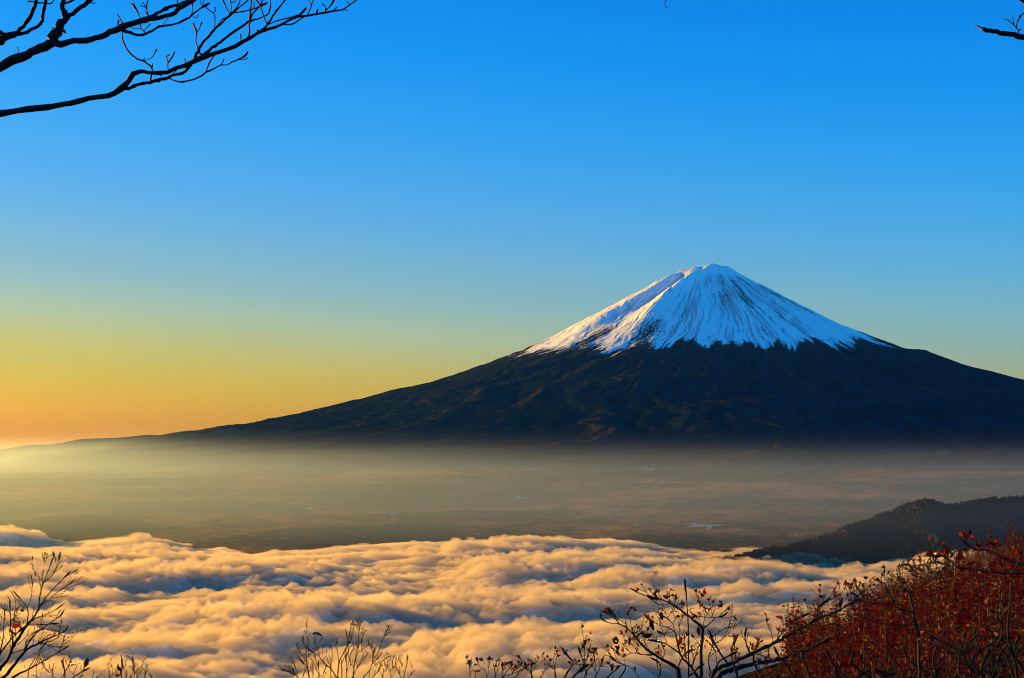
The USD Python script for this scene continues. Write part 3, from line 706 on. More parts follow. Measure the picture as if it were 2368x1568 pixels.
# ---------------------------------------------------------------- bare shrubs along the bottom
def shrub(name, label, off, scale, dist, seed, stems, base_px, group=None, mat_=bark, twig=(4, .2), cat='shrub', leaves=None, depth=1, spread=(25, 60), up=.3):
    th = thing(name, label, cat, group=group)
    pl = Plant(th, off, scale, dist, seed, mat_)
    pl.thin = .78
    low = [max(stems, key=lambda q: q[0][1])]
    b = foot(base_px, dist)
    for i, pts in enumerate(stems):
        grounded = pts[0][1] * scale + off[1] > 668
        c = pl.stem(pts, name='stem', root=b + (pl.rng.normal(0, .08), pl.rng.normal(0, .08), 0) if grounded else None, sides=6, reach=90)
        L = np.linalg.norm(np.diff(c[2], axis=0), axis=1).sum()
        n = int(np.clip(L / twig[1] * twig[0] / 2.9, 2, 18))
        pl.twigs(c, n, twig[1], depth=depth, leaves=leaves, spread=spread, up=up)
    return pl


C = 640 / 1956 * .25
big = shrub('bare_shrub', 'tall leafless shrub with budded twigs at the lower left corner', (0, 550), C, 5.0, 21, [
    [(-60, 1600, 60), (0, 1450, 52), (80, 1350, 46), (150, 1200, 44), (220, 1080, 40), (330, 920, 36), (430, 800, 28), (470, 700, 24), (490, 550, 20), (520, 430, 16), (570, 300, 12), (615, 190, 11), (648, 85, 14)],
    [(525, 415, 11), (620, 330, 10), (700, 212, 12)], [(468, 715, 18), (560, 580, 13), (690, 430, 12), (780, 340, 11), (860, 260, 12)], [(485, 700, 16), (600, 610, 12), (720, 500, 10), (830, 430, 10), (908, 362, 13)],
    [(640, 590, 9), (740, 575, 8), (833, 552, 8)], [(518, 435, 9), (515, 330, 9), (516, 255, 12)], [(500, 455, 8), (478, 350, 10)],
    [(-20, 1620, 50), (100, 1500, 42), (230, 1330, 38), (330, 1215, 34), (450, 1150, 28), (590, 1080, 22), (720, 1030, 14), (800, 980, 10), (826, 920, 11)],
    [(350, 880, 20), (450, 830, 16), (560, 790, 14), (660, 740, 12), (790, 650, 10)], [(350, 915, 18), (500, 912, 14), (640, 902, 10), (725, 896, 9)], [(240, 1200, 26), (400, 1060, 20), (530, 950, 16), (640, 870, 14), (740, 800, 12), (785, 730, 10)],
    [(440, 1150, 14), (520, 1145, 10), (600, 1160, 9), (690, 1136, 8)], [(80, 1620, 40), (220, 1520, 28), (350, 1460, 22), (540, 1350, 18), (680, 1270, 14), (760, 1220, 12), (845, 1170, 9)], [(690, 1245, 12), (780, 1100, 10), (790, 1030, 10)], [(775, 1105, 8), (840, 1065, 8)],
    [(150, 1190, 28), (160, 1090, 22), (130, 960, 16), (125, 780, 12), (120, 590, 12)], [(335, 900, 18), (345, 760, 14), (320, 680, 12), (240, 590, 10), (172, 510, 12)], [(325, 690, 10), (380, 580, 10), (395, 450, 9), (382, 308, 11)],
    [(-40, 1350, 30), (0, 1280, 26), (100, 1130, 22), (200, 1020, 20), (330, 925, 14)], [(-30, 1320, 22), (10, 1210, 20), (40, 1050, 12), (50, 850, 10), (60, 685, 12)], [(250, 1010, 14), (230, 860, 10), (170, 780, 8), (250, 670, 9)], [(300, 1300, 22), (305, 1210, 18), (330, 1090, 12), (440, 1000, 10), (560, 960, 8)],
    [(140, 1300, 20), (210, 1240, 14), (350, 1195, 12), (480, 1130, 10), (560, 1060, 8), (625, 1030, 9)], [(350, 1455, 14), (420, 1330, 12), (470, 1240, 10), (590, 1090, 8)]],
    -60, twig=(5, .13), depth=1, leaves=None)
for px, py, d_, sz in ((112, 605, (0, 0, 1), .032), (410, 495, (.3, 0, -.6), .022), (150, 850, (.6, 0, -.7), .055), (190, 900, (.5, .1, -.5), .03), (295, 1405, (0, 0, -1), .024), (300, 745, (-.9, 0, .2), .03)):
    big.leaf(at(px * C, 550 + py * C, 4.98), np.array(d_, float), sz * .5, leaf_dark)
big.leaf(at(150 * C, 550 + 945 * C, 4.95), np.array([.8, 0, .4]), .035, leaf_red); big.leaf(at(120 * C, 550 + 965 * C, 4.95), np.array([.5, 0, -.4]), .03, leaf_brown)
low1 = shrub('bare_shrub', 'low leafless twigs at the bottom edge just right of the tall corner shrub', (0, 550), C, 5.2, 22, [
    [(740, 1620, 16), (790, 1490, 13), (775, 1410, 10), (758, 1338, 9)], [(790, 1490, 10), (835, 1420, 9), (868, 1358, 9)], [(800, 1480, 9), (885, 1395, 8)], [(700, 1620, 14), (640, 1510, 10), (660, 1385, 8)], [(640, 1510, 9), (590, 1490, 8), (530, 1435, 9)],
    [(820, 1620, 16), (900, 1550, 13), (980, 1500, 12), (1040, 1470, 10), (1095, 1437, 9)], [(900, 1545, 9), (908, 1480, 9)], [(500, 1620, 12), (440, 1540, 9), (390, 1530, 8)], [(960, 1570, 8), (1018, 1530, 8)]], 65, twig=(5, .09))
low1.leaf(at(1030 * C, 550 + 1440 * C, 5.2), np.array([.1, 0, 1.0]), .034, leaf_dark)
low2 = shrub('bare_shrub', 'small twiggy shrub with a few dry leaves at the bottom left edge', (0, 550), C, 5.0, 23, [
    [(1345, 1640, 16), (1335, 1490, 12), (1305, 1388, 9)], [(1480, 1640, 16), (1490, 1420, 11), (1486, 1295, 8)], [(1540, 1640, 22), (1600, 1540, 16), (1630, 1440, 13), (1615, 1305, 10)], [(1600, 1550, 12), (1690, 1470, 11), (1750, 1398, 10)], [(1640, 1450, 9), (1662, 1380, 9)],
    [(1740, 1640, 12), (1770, 1540, 10), (1805, 1450, 9)], [(1640, 1640, 14), (1690, 1540, 13), (1750, 1440, 14)], [(1700, 1640, 10), (1780, 1560, 9), (1845, 1520, 8)], [(1120, 1640, 10), (1130, 1560, 9), (1148, 1490, 9)], [(1440, 1600, 9), (1445, 1390, 8)], [(1530, 1600, 9), (1560, 1490, 8)], [(1340, 1560, 9), (1410, 1490, 8)]], 128, twig=(5, .08))
for px, py, d_, sz in ((1300, 1500, (-.5, 0, -.8), .042), (1425, 1420, (.6, 0, -.6), .05), (1470, 1480, (.1, 0, -1), .03), (1495, 1395, (0, 0, -1), .03), (1400, 1520, (1, 0, -.2), .05), (1180, 1545, (.2, 0, -1), .04), (1140, 1560, (.3, 0, -.5), .03), (1840, 1530, (.3, 0, -1), .03)):
    low2.leaf(at(px * C, 550 + py * C, 4.98), np.array(d_, float), sz * .5, leaf_dark)

Dk = 600 / 2368 * .25
shrub('bare_sapling', 'leafless sapling with upswept twigs at the bottom centre, tallest of three', (275, 612.5), Dk, 11.0, 31, [
    [(990, 1080, 26), (900, 910, 20), (780, 800, 18), (700, 700, 16), (620, 640, 12), (550, 600, 10), (505, 545, 8)], [(712, 690, 12), (670, 560, 9), (613, 470, 7)], [(985, 1080, 24), (1010, 800, 18), (1080, 640, 14), (1130, 540, 12), (1140, 400, 9), (1110, 270, 7)],
    [(1140, 400, 8), (1170, 330, 7), (1210, 235, 6)], [(1128, 545, 10), (1200, 430, 8), (1245, 375, 6)], [(1105, 605, 10), (1180, 550, 8), (1272, 483, 8)], [(1230, 1080, 26), (1250, 850, 20), (1280, 650, 15), (1310, 450, 12), (1330, 270, 9), (1340, 190, 7), (1372, 135, 6)],
    [(1295, 690, 12), (1370, 580, 9), (1455, 435, 7)], [(1310, 455, 9), (1395, 385, 7)], [(1370, 1080, 22), (1400, 1010, 20), (1480, 930, 16), (1550, 760, 14), (1640, 600, 12), (1690, 440, 10), (1760, 290, 8), (1808, 205, 6)], [(1550, 760, 9), (1548, 580, 7), (1578, 525, 6)],
    [(1735, 375, 8), (1832, 300, 6)], [(1540, 800, 9), (1610, 740, 7), (1670, 680, 6)], [(1490, 930, 10), (1590, 830, 8), (1660, 775, 6)], [(1130, 1080, 12), (1125, 800, 10), (1105, 640, 8)], [(1190, 1080, 16), (1300, 880, 12), (1400, 740, 9), (1475, 630, 7)], [(1010, 800, 10), (985, 620, 8), (940, 510, 6)], [(880, 1080, 10), (885, 880, 8), (890, 760, 6)],
    [(1420, 1080, 10), (1560, 1010, 8), (1655, 890, 6)], [(1250, 860, 10), (1180, 760, 8), (1210, 600, 6)], [(1050, 1080, 10), (1060, 880, 7), (1040, 840, 6)]], 350, twig=(4.5, .22), depth=2, mat_=bark_red, spread=(15, 45), up=.35)
sap = shrub('bare_sapling', 'leafless sapling with a stray leaf at its tip, left of the tallest one', (275, 612.5), Dk, 11.4, 32, [
    [(545, 1080, 24), (520, 900, 18), (495, 750, 16), (485, 560, 10), (440, 460, 7), (403, 378, 6)], [(485, 560, 8), (520, 470, 7), (556, 332, 6)], [(508, 725, 10), (560, 640, 8), (612, 552, 6)], [(420, 1080, 18), (350, 1010, 14), (280, 960, 12), (180, 905, 8), (105, 888, 6)], [(340, 1000, 12), (290, 920, 9), (205, 825, 6)],
    [(380, 1060, 10), (330, 900, 8), (290, 790, 6)], [(490, 860, 9), (420, 790, 7), (330, 715, 6)], [(480, 720, 8), (430, 670, 7), (376, 630, 6)], [(600, 1080, 12), (600, 900, 9), (570, 790, 6)], [(720, 1080, 12), (690, 900, 9), (685, 740, 6)], [(690, 960, 9), (740, 1000, 7), (790, 915, 6)], [(430, 1040, 9), (460, 950, 6)]], 310, twig=(4.5, .2), depth=2, mat_=bark_red, spread=(15, 45), up=.35)
sap.leaf(at(275 + 580 * Dk, 612.5 + 345 * Dk, 11.35), np.array([1.0, 0, .1]), .085, leaf_dark); sap.leaf(at(275 + 345 * Dk, 612.5 + 712 * Dk, 11.35), np.array([.8, 0, -.5]), .08, leaf_dark)
shrub('bare_sapling', 'small leafless sapling at the bottom edge, right of the tallest one', (275, 612.5), Dk, 11.2, 33, [
    [(2010, 1080, 18), (2060, 900, 14), (2085, 770, 9), (2100, 660, 6)], [(2070, 1080, 10), (2140, 990, 8), (2215, 908, 6)], [(1820, 1080, 9), (1822, 930, 8), (1797, 840, 6)], [(1822, 930, 7), (1862, 860, 6)], [(1680, 1080, 9), (1705, 960, 8), (1712, 878, 6)], [(1705, 955, 7), (1760, 912, 6)], [(2000, 1060, 9), (1970, 980, 7), (1945, 960, 6)], [(1830, 1040, 8), (1885, 960, 6)]], 400, twig=(5, .15), depth=1, mat_=bark_red, spread=(15, 45), up=.35)

# ---------------------------------------------------------------- shrubs with the last red leaves, bottom right
Fk, Ek, Gk, Kk = 600 / 2173 * .25, 900 / 2368 * .25, 846 / 2356 * .25, 1296 / 2368 * .25
m1 = shrub('leafy_shrub', 'sprawling shrub with scattered dark red leaves in front of the cloud', (587.5, 570), Fk, 4.5, 41, [
    [(1640, 1680, 70), (1650, 1200, 50), (1668, 950, 46), (1660, 840, 44), (1560, 750, 40), (1440, 650, 34), (1250, 510, 28), (1180, 470, 24), (1010, 410, 18), (840, 370, 15), (700, 310, 12), (620, 262, 11)],
    [(1675, 840, 26), (1800, 750, 20), (1860, 690, 18), (1970, 660, 14), (2035, 610, 14)], [(1850, 690, 14), (1740, 682, 13), (1600, 670, 13), (1520, 640, 12), (1485, 585, 12)], [(1825, 700, 12), (1815, 640, 12), (1832, 570, 14)], [(1790, 715, 12), (1740, 630, 11), (1690, 562, 12)], [(1200, 490, 14), (1080, 510, 12), (975, 470, 11), (920, 430, 10)],
    [(1330, 1680, 84), (1300, 1430, 66), (1100, 1310, 46), (960, 1220, 42), (850, 1140, 38), (720, 1000, 32), (640, 910, 26), (560, 830, 20), (440, 780, 16), (330, 770, 14), (220, 720, 13), (180, 655, 16)], [(445, 780, 16), (415, 700, 14), (390, 635, 18)], [(575, 830, 14), (548, 760, 18)], [(650, 915, 16), (740, 890, 20), (800, 800, 18)],
    [(950, 1220, 28), (800, 1230, 18), (700, 1200, 16), (600, 1212, 14), (540, 1255, 14), (480, 1240, 13), (430, 1180, 12), (388, 1145, 12)], [(600, 1205, 13), (540, 1110, 12), (510, 1060, 14)], [(700, 1200, 10), (697, 1135, 9)],
    [(1680, 1680, 56), (1500, 1400, 44), (1390, 1290, 36), (1330, 1190, 34), (1280, 950, 26), (1255, 885, 20), (1150, 830, 18), (1060, 810, 14), (970, 760, 12), (900, 700, 12)], [(1325, 1195, 28), (1150, 1080, 24), (1000, 1030, 20), (870, 1010, 16)], [(1255, 880, 14), (1235, 780, 12), (1150, 700, 12), (1060, 650, 13)], [(1262, 790, 11), (1290, 655, 12)], [(1190, 690, 10), (1230, 590, 12)],
    [(1250, 905, 9), (1160, 910, 8), (1080, 912, 8)], [(800, 1640, 16), (640, 1420, 13), (520, 1370, 12), (420, 1300, 10), (330, 1250, 9), (245, 1232, 8)], [(1750, 1640, 40), (1900, 1340, 34), (2050, 1240, 28), (2173, 1180, 24)], [(1800, 1560, 26), (1750, 1300, 20), (1820, 1080, 16), (1790, 980, 12)], [(1790, 960, 18), (1980, 850, 14), (2110, 820, 12), (2140, 780, 11)],
    [(1300, 1430, 26), (1380, 1250, 18), (1460, 1180, 14), (1560, 1150, 12)], [(1830, 1080, 16), (1950, 1000, 12), (2030, 860, 12), (2080, 730, 12)], [(1000, 1640, 26), (1060, 1450, 18), (1030, 1330, 14), (900, 1270, 10)], [(1500, 1400, 22), (1560, 1250, 16), (1640, 1180, 12)], [(1380, 1640, 30), (1620, 1400, 22), (1700, 1360, 14)]],
    690, twig=(6, .11), leaves=(.9, .013, [leaf_brown, leaf_dark, leaf_red, leaf_dark]), mat_=bark)
for q, r_ in (([(1470, 1680, 28), (1465, 1300, 24), (1465, 950, 22), (1455, 700, 20), (1437, 450, 18), (1432, 370, 24), (1425, 300, 34), (1412, 245, 32), (1418, 190, 38), (1410, 138, 34)], 0),):
    m1.stem(q, name='stem', root=foot(692, 4.4), bud=False, sides=7, mat_=bark_red)
for px, py, d_, sz, mm in ((505, 1110, (0, 0, -1), .034, leaf_red), (630, 970, (.1, 0, -1), .05, leaf_red), (830, 640, (.8, 0, -.6), .05, leaf_brown), (900, 700, (.1, 0, -1), .055, leaf_brown), (390, 1100, (.7, 0, -.8), .045, leaf_dark), (370, 1345, (.1, 0, -1), .05, leaf_brown), (660, 1390, (.3, 0, -.6), .035, leaf_red),
                           (860, 360, (.7, 0, -.8), .06, leaf_dark), (985, 350, (0, 0, -1), .045, leaf_brown), (1090, 370, (1, 0, -.3), .05, leaf_brown), (1320, 500, (.9, 0, -.1), .03, leaf_dark), (1350, 440, (.8, 0, -.6), .04, leaf_dark), (1060, 600, (.2, 0, -1), .055, leaf_brown), (1000, 870, (.9, 0, -.5), .05, leaf_dark), (800, 965, (1, 0, .4), .06, leaf_dark),
                           (940, 740, (.1, 0, -1), .06, leaf_dark), (1425, 880, (.4, 0, -1), .035, leaf_brown), (1480, 860, (.7, 0, .6), .022, leaf_dark), (1800, 850, (-.2, 0, -.5), .018, leaf_red), (1600, 820, (.5, 0, -1), .06, leaf_dark), (1060, 1040, (.2, 0, -1), .06, leaf_brown), (1350, 960, (-.2, 0, -1), .07, leaf_brown), (1700, 1090, (.2, 0, -.5), .022, leaf_red), (460, 1240, (-.5, 0, .5), .03, leaf_dark)):
    m1.leaf(at(587.5 + px * Fk, 570 + py * Fk, 4.47), np.array(d_, float), sz * .5, mm)
m2 = shrub('leafy_shrub', 'low line of budded shoots with dark leaves along the bottom edge', (450, 570), Ek, 4.7, 42, [
    [(210, 1180, 16), (212, 1090, 12), (205, 1010, 12)], [(255, 1180, 10), (265, 1100, 9), (262, 1060, 9)], [(370, 1180, 10), (385, 1100, 8), (350, 1025, 8)], [(460, 1180, 16), (480, 1110, 12), (455, 990, 12)], [(520, 1180, 14), (600, 1060, 9), (635, 1020, 10)], [(560, 1180, 14), (545, 1090, 10), (555, 1020, 14)], [(560, 1120, 14), (690, 1080, 9), (755, 1040, 9)],
    [(880, 1180, 18), (850, 1060, 14), (855, 1005, 12)], [(850, 1060, 9), (770, 1020, 9)], [(858, 1060, 9), (915, 1005, 9)], [(1120, 1180, 20), (1105, 1070, 12), (1100, 1010, 12)], [(1100, 1050, 10), (1020, 990, 10)], [(1180, 1180, 28), (1290, 980, 20), (1270, 940, 16), (1170, 815, 9)],
    [(1290, 985, 12), (1410, 990, 10), (1440, 930, 9), (1485, 765, 8)], [(1400, 1180, 20), (1430, 1050, 16), (1380, 900, 12), (1340, 790, 8)], [(1372, 860, 9), (1390, 820, 9), (1440, 685, 8)], [(1440, 1060, 14), (1550, 930, 10), (1560, 925, 9)], [(1500, 1180, 18), (1580, 1020, 11), (1620, 900, 9)], [(1240, 1180, 26), (1330, 1090, 20), (1440, 1000, 14)],
    [(640, 1180, 20), (700, 1110, 12), (720, 1070, 10)], [(930, 1180, 16), (960, 1110, 12)], [(1600, 1180, 26), (1700, 1090, 16), (1760, 1050, 12)], [(1750, 1180, 26), (1850, 1020, 16), (1760, 970, 12), (1680, 915, 10)]], 560, twig=(6, .085), leaves=(.75, .012, [leaf_brown, leaf_dark, leaf_dark, leaf_red]), mat_=bark)
m3 = shrub('leafy_shrub', 'shrub with a long arching branch reaching up towards the larch slope', (700, 475), Kk, 5.0, 43, [
    [(60, 1540, 60), (100, 1440, 44), (300, 1340, 32), (560, 1220, 26), (720, 1130, 22), (860, 1050, 20), (1000, 1000, 18), (1080, 950, 16), (1170, 905, 13)], [(110, 1540, 60), (150, 1460, 46), (300, 1400, 40), (560, 1350, 32), (760, 1290, 24), (880, 1230, 18), (960, 1190, 12)], [(860, 1050, 14), (870, 960, 11), (960, 900, 12)], [(870, 1010, 9), (868, 945, 12)], [(1020, 990, 14), (1040, 900, 14)],
    [(1000, 1000, 12), (920, 1060, 9), (1050, 1110, 9)], [(1120, 930, 12), (1180, 850, 10)], [(1160, 910, 10), (1095, 855, 10)], [(560, 1225, 14), (640, 1100, 9), (790, 1010, 12)], [(720, 1540, 30), (640, 1400, 18), (580, 1330, 12), (540, 1250, 9)], [(480, 1540, 30), (420, 1420, 18), (390, 1330, 12), (430, 1200, 9)], [(300, 1540, 30), (250, 1400, 18), (230, 1280, 12), (270, 1180, 9)],
    [(640, 1190, 12), (700, 1300, 9), (830, 1200, 9)], [(830, 1540, 24), (760, 1360, 14), (740, 1280, 9)], [(200, 1400, 20), (120, 1250, 14), (60, 1130, 10)], [(380, 1310, 14), (330, 1200, 10), (340, 1110, 9)]], 715, twig=(6, .13), leaves=(.9, .013, [leaf_dark, leaf_red, leaf_brown, leaf_red]), mat_=bark)
m4 = shrub('leafy_shrub', 'dark forked shrub with red leaves standing before the larch slope', (812.5, 537.5), Gk, 5.0, 44, [
    [(1200, 1640, 46), (1180, 1130, 36), (1140, 900, 34), (1088, 650, 30), (1050, 590, 16), (1000, 520, 14), (960, 460, 14), (938, 365, 12)], [(1090, 645, 22), (1170, 570, 18), (1240, 520, 16), (1340, 470, 14), (1440, 390, 12), (1540, 325, 12)], [(985, 500, 11), (950, 488, 10), (870, 490, 11), (790, 512, 11), (690, 468, 12)], [(1240, 515, 12), (1238, 470, 11), (1300, 395, 10), (1370, 360, 10)], [(1240, 480, 10), (1200, 440, 9), (1135, 420, 10)],
    [(1300, 395, 9), (1285, 350, 9)], [(1110, 840, 26), (1000, 800, 22), (920, 760, 20), (860, 640, 16), (820, 560, 10), (800, 500, 9)], [(900, 745, 18), (700, 735, 16), (560, 715, 14), (490, 650, 10), (412, 605, 10)], [(510, 670, 9), (560, 600, 9)], [(905, 740, 12), (930, 600, 11), (960, 500, 10)], [(1160, 960, 20), (1000, 980, 16), (760, 960, 14), (540, 890, 12), (440, 900, 11), (370, 820, 10)], [(560, 890, 9), (545, 800, 9)], [(700, 735, 10), (620, 640, 9)],
    [(1340, 470, 9), (1310, 430, 10)], [(1010, 540, 10), (1060, 480, 9), (1075, 460, 10)], [(1180, 1150, 20), (1080, 1030, 14), (990, 880, 10)], [(1190, 1130, 18), (1320, 1020, 14), (1420, 940, 10), (1690, 820, 9)], [(1195, 1300, 18), (1350, 1200, 13), (1520, 980, 9)]], 920, twig=(6, .1), leaves=(.75, .012, [leaf_brown, leaf_dark, leaf_red, leaf_brown]), mat_=bark)
for px, py, d_, sz, mm in ((720, 670, (.2, 0, -.4), .03, leaf_red), (580, 775, (.4, 0, -.4), .035, leaf_red), (860, 412, (1, 0, -.1), .03, leaf_brown), (720, 440, (.3, 0, -1), .04, leaf_dark), (1070, 470, (.1, 0, -1), .05, leaf_dark), (900, 640, (1, 0, 0), .04, leaf_brown), (300, 790, (.3, 0, 1), .06, leaf_brown), (1150, 420, (-1, 0, 0), .03, leaf_brown)):
    m4.leaf(at(812.5 + px * Gk, 537.5 + py * Gk, 4.96), np.array(d_, float), sz * .5, mm)
m5 = shrub('leafy_shrub', 'twigs with single red leaves reaching in from the right edge', (812.5, 537.5), Gk, 4.6, 45, [
    [(2700, 700, 40), (2560, 420, 34), (2400, 330, 28), (2130, 230, 24), (1960, 150, 20), (1820, 130, 18), (1720, 80, 14), (1655, 25, 10)], [(2500, 420, 30), (2200, 400, 24), (1940, 380, 20), (1700, 342, 18), (1600, 318, 16), (1500, 230, 14), (1390, 185, 12)], [(1600, 316, 11), (1480, 302, 10), (1390, 275, 10), (1345, 240, 11)], [(1520, 250, 9), (1510, 220, 10)], [(1590, 310, 9), (1610, 278, 9)], [(1740, 90, 10), (1725, 50, 10)], [(2200, 400, 14), (2280, 300, 10), (2300, 200, 9)]], 1075, twig=(2, .07), leaves=(.7, .017, [leaf_brown, leaf_red, leaf_dark]), mat_=bark)

# ---------------------------------------------------------------- brush in the bottom right corner
brush_bark = plain_mat('brush_bark', (.008, .0035, .0025), .8)


def brush(label, px, dist, top, seed, width, n, leaves):
    th = thing('brush', label, 'shrub', group='brush in the bottom right corner')
    pl = Plant(th, (0, 0), 1.0, dist, seed, brush_bark)
    b = foot(px, dist)
    for k in range(n):
        a = pl.rng.uniform(-1, 1)
        x0 = px + a * width * .15
        y1 = top + pl.rng.uniform(0, 60) + 30 * a * a
        lean = a * width * .6 + pl.rng.normal(0, 26)
        pts = [(x0, 720, 3.8)] + [(x0 + lean * t ** .8 + pl.rng.normal(0, 8), 720 + (y1 - 720) * t, 3.8 - 2.8 * t) for t in (.3, .55, .8, 1.0)]
        c = pl.stem(pts, name='stem', root=b + (pl.rng.normal(0, .2), pl.rng.normal(0, .2), 0))
        pl.twigs(c, 9, .02 * dist + .06, depth=2, leaves=leaves, spread=(20, 75), up=.2, width=.5)
for k, (label, px, dist, top, width) in enumerate((
        ('tangled brush in the very corner of the frame, bottom right', 1000, 4.2, 612, 110), ('tangled brush below the forked shrub, pale twigs catching the sun', 930, 4.6, 630, 110), ('tangled brush with small red leaves left of the forked shrub', 865, 4.8, 640, 100),
        ('tangled brush at the bottom edge under the arching branch', 800, 4.9, 648, 90), ('tall brush against the right edge with tips before the larches', 1030, 5.6, 566, 90), ('thin brush between the forked shrub and the right edge', 965, 6.2, 590, 90),
        ('dark brush behind the arching branch', 850, 7.0, 652, 100), ('dark brush just left of the frame corner, behind paler twigs', 985, 7.4, 620, 100), ('dark brush behind the forked shrub', 915, 7.8, 632, 100))):
    brush(label, px, dist, top, 60 + k, width, 7, (.5, .012, [leaf_dark, leaf_dark, leaf_red]))

# ---------------------------------------------------------------- larches and firs on the slope, and the woods on the hill
larch_mats = [leaf_mat('larch_needles', c, t) for c, t in (((.030, .0008, .0008), (.044, .0012, .0008)), ((.009, .0006, .0006), (.014, .0008, .0006)), ((.056, .0014, .0010), (.08, .002, .0012)))]
fir_mat = leaf_mat('fir_needles', (.010, .018, .010), (.01, .02, .01))
larch_bark = plain_mat('larch_bark', (.014, .006, .004))


def conifer(rng, h, w, dense, droop):
    """(trunk, crown) of a conifer of height h: whorls of boughs that carry small sprays."""
    V, F = [], []
    n = 0
    z = h * .12
    while z < h * .985:
        t = (z - h * .12) / (h * .88)
        reach = w * (1 - t) ** .8 * (1 if t > .12 else .6 + 3 * t) + .12
        for _ in range(rng.integers(5, 8) if t < .8 else 4):
            a = rng.uniform(0, 2 * PI); L = reach * rng.uniform(.6, 1.12)
            d = np.array([math.cos(a), math.sin(a)])
            m = max(2, int(L * dense))
            for k in range(m):
                s_ = (k + rng.uniform(.3, 1)) / m
                p = np.array([*(d * L * s_), z - droop * L * s_ ** 1.5 + .28 * L * s_ * s_]) + rng.normal(0, .10, 3)
                e = np.array([*(d * .5 + rng.normal(0, .45, 2)), rng.normal(.1, .4)]); e *= rng.uniform(.35, .7) * (1.1 - .5 * t)
                g = np.cross(e, rng.normal(0, 1, 3)); g *= .24 * np.linalg.norm(e) / max(np.linalg.norm(g), 1e-6)
                V += [p - g, p + g, p + e]; F.append((n, n + 1, n + 2)); n += 3
        z += h * .035 * rng.uniform(.8, 1.2)
    trunk = tube(np.array([(0, 0, -.6), (0, 0, h * .3), (0, 0, h * .7), (0, 0, h)]), np.array([h * .013, h * .010, h * .006, h * .002]), 6)
    return trunk, (np.array(V), np.array(F))


UsdGeom.Scope.Define(stage, '/World/Prototypes')
stage.GetPrimAtPath('/World/Prototypes').SetSpecifier(Sdf.SpecifierClass)
protos = []
for k in range(7):
    rng = np.random.default_rng(200 + k)
    fir = k >= 5
    path = f'/World/Prototypes/{"fir" if fir else "larch"}_{k}'
    UsdGeom.Xform.Define(stage, path)
    h = 11.0
    trunk, crown = conifer(rng, h, 2.1 if fir else 2.5 + .3 * (k % 3), 5.0 if fir else 4.2, .45 if fir else .05)
    obj('trunk', trunk, larch_bark, path); obj('crown', crown, fir_mat if fir else larch_mats[k % 3], path, smooth=False)
    protos.append(path)
rng = np.random.default_rng(77)
placed, trees = [], []
tries = 0
def plant(x, y, proto, s_, label, cat, group, name):
    th = thing(name, label, cat, (x, y, float(near_slope(np.array([x]), np.array([y]))[0]) - .2), group)
    pr = stage.GetPrimAtPath(th)
    UsdGeom.Xformable(pr).AddRotateZOp().Set(float(rng.uniform(0, 360)))
    UsdGeom.Xformable(pr).AddScaleOp().Set(Gf.Vec3f(s_ * rng.uniform(.85, 1.15), s_ * rng.uniform(.85, 1.15), s_))
    pr.GetReferences().AddInternalReference(protos[proto]); pr.SetInstanceable(True)
for px, dist, s_, lab in ((793.5, 330, .80, 'dark green fir tree at the foot of the larch slope, beside the cloud'), (776, 318, .72, 'smaller dark fir tree left of its taller neighbour'), (871, 300, .95, 'dark fir tree in the middle of the red larches'), (829, 345, .7, 'slender dark fir among the lowest red larches')):
    plant((px - CX) / FPX * dist, dist, 5 + int(px) % 2, s_, lab, 'fir tree', None, 'fir_tree'); placed.append(((px - CX) / FPX * dist, dist))
for px, y in ((951, 440), (958, 405), (966, 450), (944, 415), (900, 430), (862, 400)):
    placed.append(((px - CX) / FPX * y, y)); trees.append(placed[-1])
while len(trees) < 285 and tries < 20000:
    tries += 1
    y = rng.uniform(150, 500); x = y * rng.uniform(.185, .40)
    zg = float(near_slope(np.array([x]), np.array([y]))[0])
    py = CY - FPX * math.tan(math.atan2(zg + 9, y) - PITCH)
    if py > 700 or any((x - a) ** 2 + (y - b) ** 2 < 5.2 ** 2 for a, b in placed):
        continue
    placed.append((x, y)); trees.append((x, y))
scale_of = [rng.uniform(1.0, 1.6) for _ in trees]
tops = []                                                         # (picture x, picture y of the tip) of every larch, to tell the ones on the skyline apart
for (x, y), k in zip(trees, scale_of):
    zt = float(near_slope(np.array([x]), np.array([y]))[0]) - .2 + 11 * k
    tops.append((CX + FPX * x / (y * math.cos(PITCH) + zt * math.sin(PITCH)), CY - FPX * math.tan(math.atan2(zt, y) - PITCH)))
sky = [i for i, (a, b) in enumerate(tops) if a < 1024 and not any(abs(a - c) < 9 and d < b for j, (c, d) in enumerate(tops) if j != i)]
sky.sort(key=lambda i: tops[i][0])
WHERE = ['lowest larch of the crest, beside the two dark firs', 'second larch up the crest from the dark firs', 'third larch up the crest from the dark firs']
for i, ((x, y), k) in enumerate(zip(trees, scale_of)):
    proto = int(rng.integers(0, 5))
    label = 'rust-red larch in the mass of trees below the crest of the slope'
    if i in sky:
        q = sky.index(i)
        label = 'topmost larch at the right edge, its tip against the wooded hill' if q == len(sky) - 1 else WHERE[q] if q < 3 else 'second larch down the crest from the right edge' if q == len(sky) - 2 else 'third larch down the crest from the right edge' if q == len(sky) - 3 else 'larch in the middle of the crest, its tip against the cloud or the wooded hill'
    plant(x, y, proto, k, label, 'larch tree', 'larches on the crest of the slope' if i in sky else 'larches on the right-hand slope', 'larch_tree')

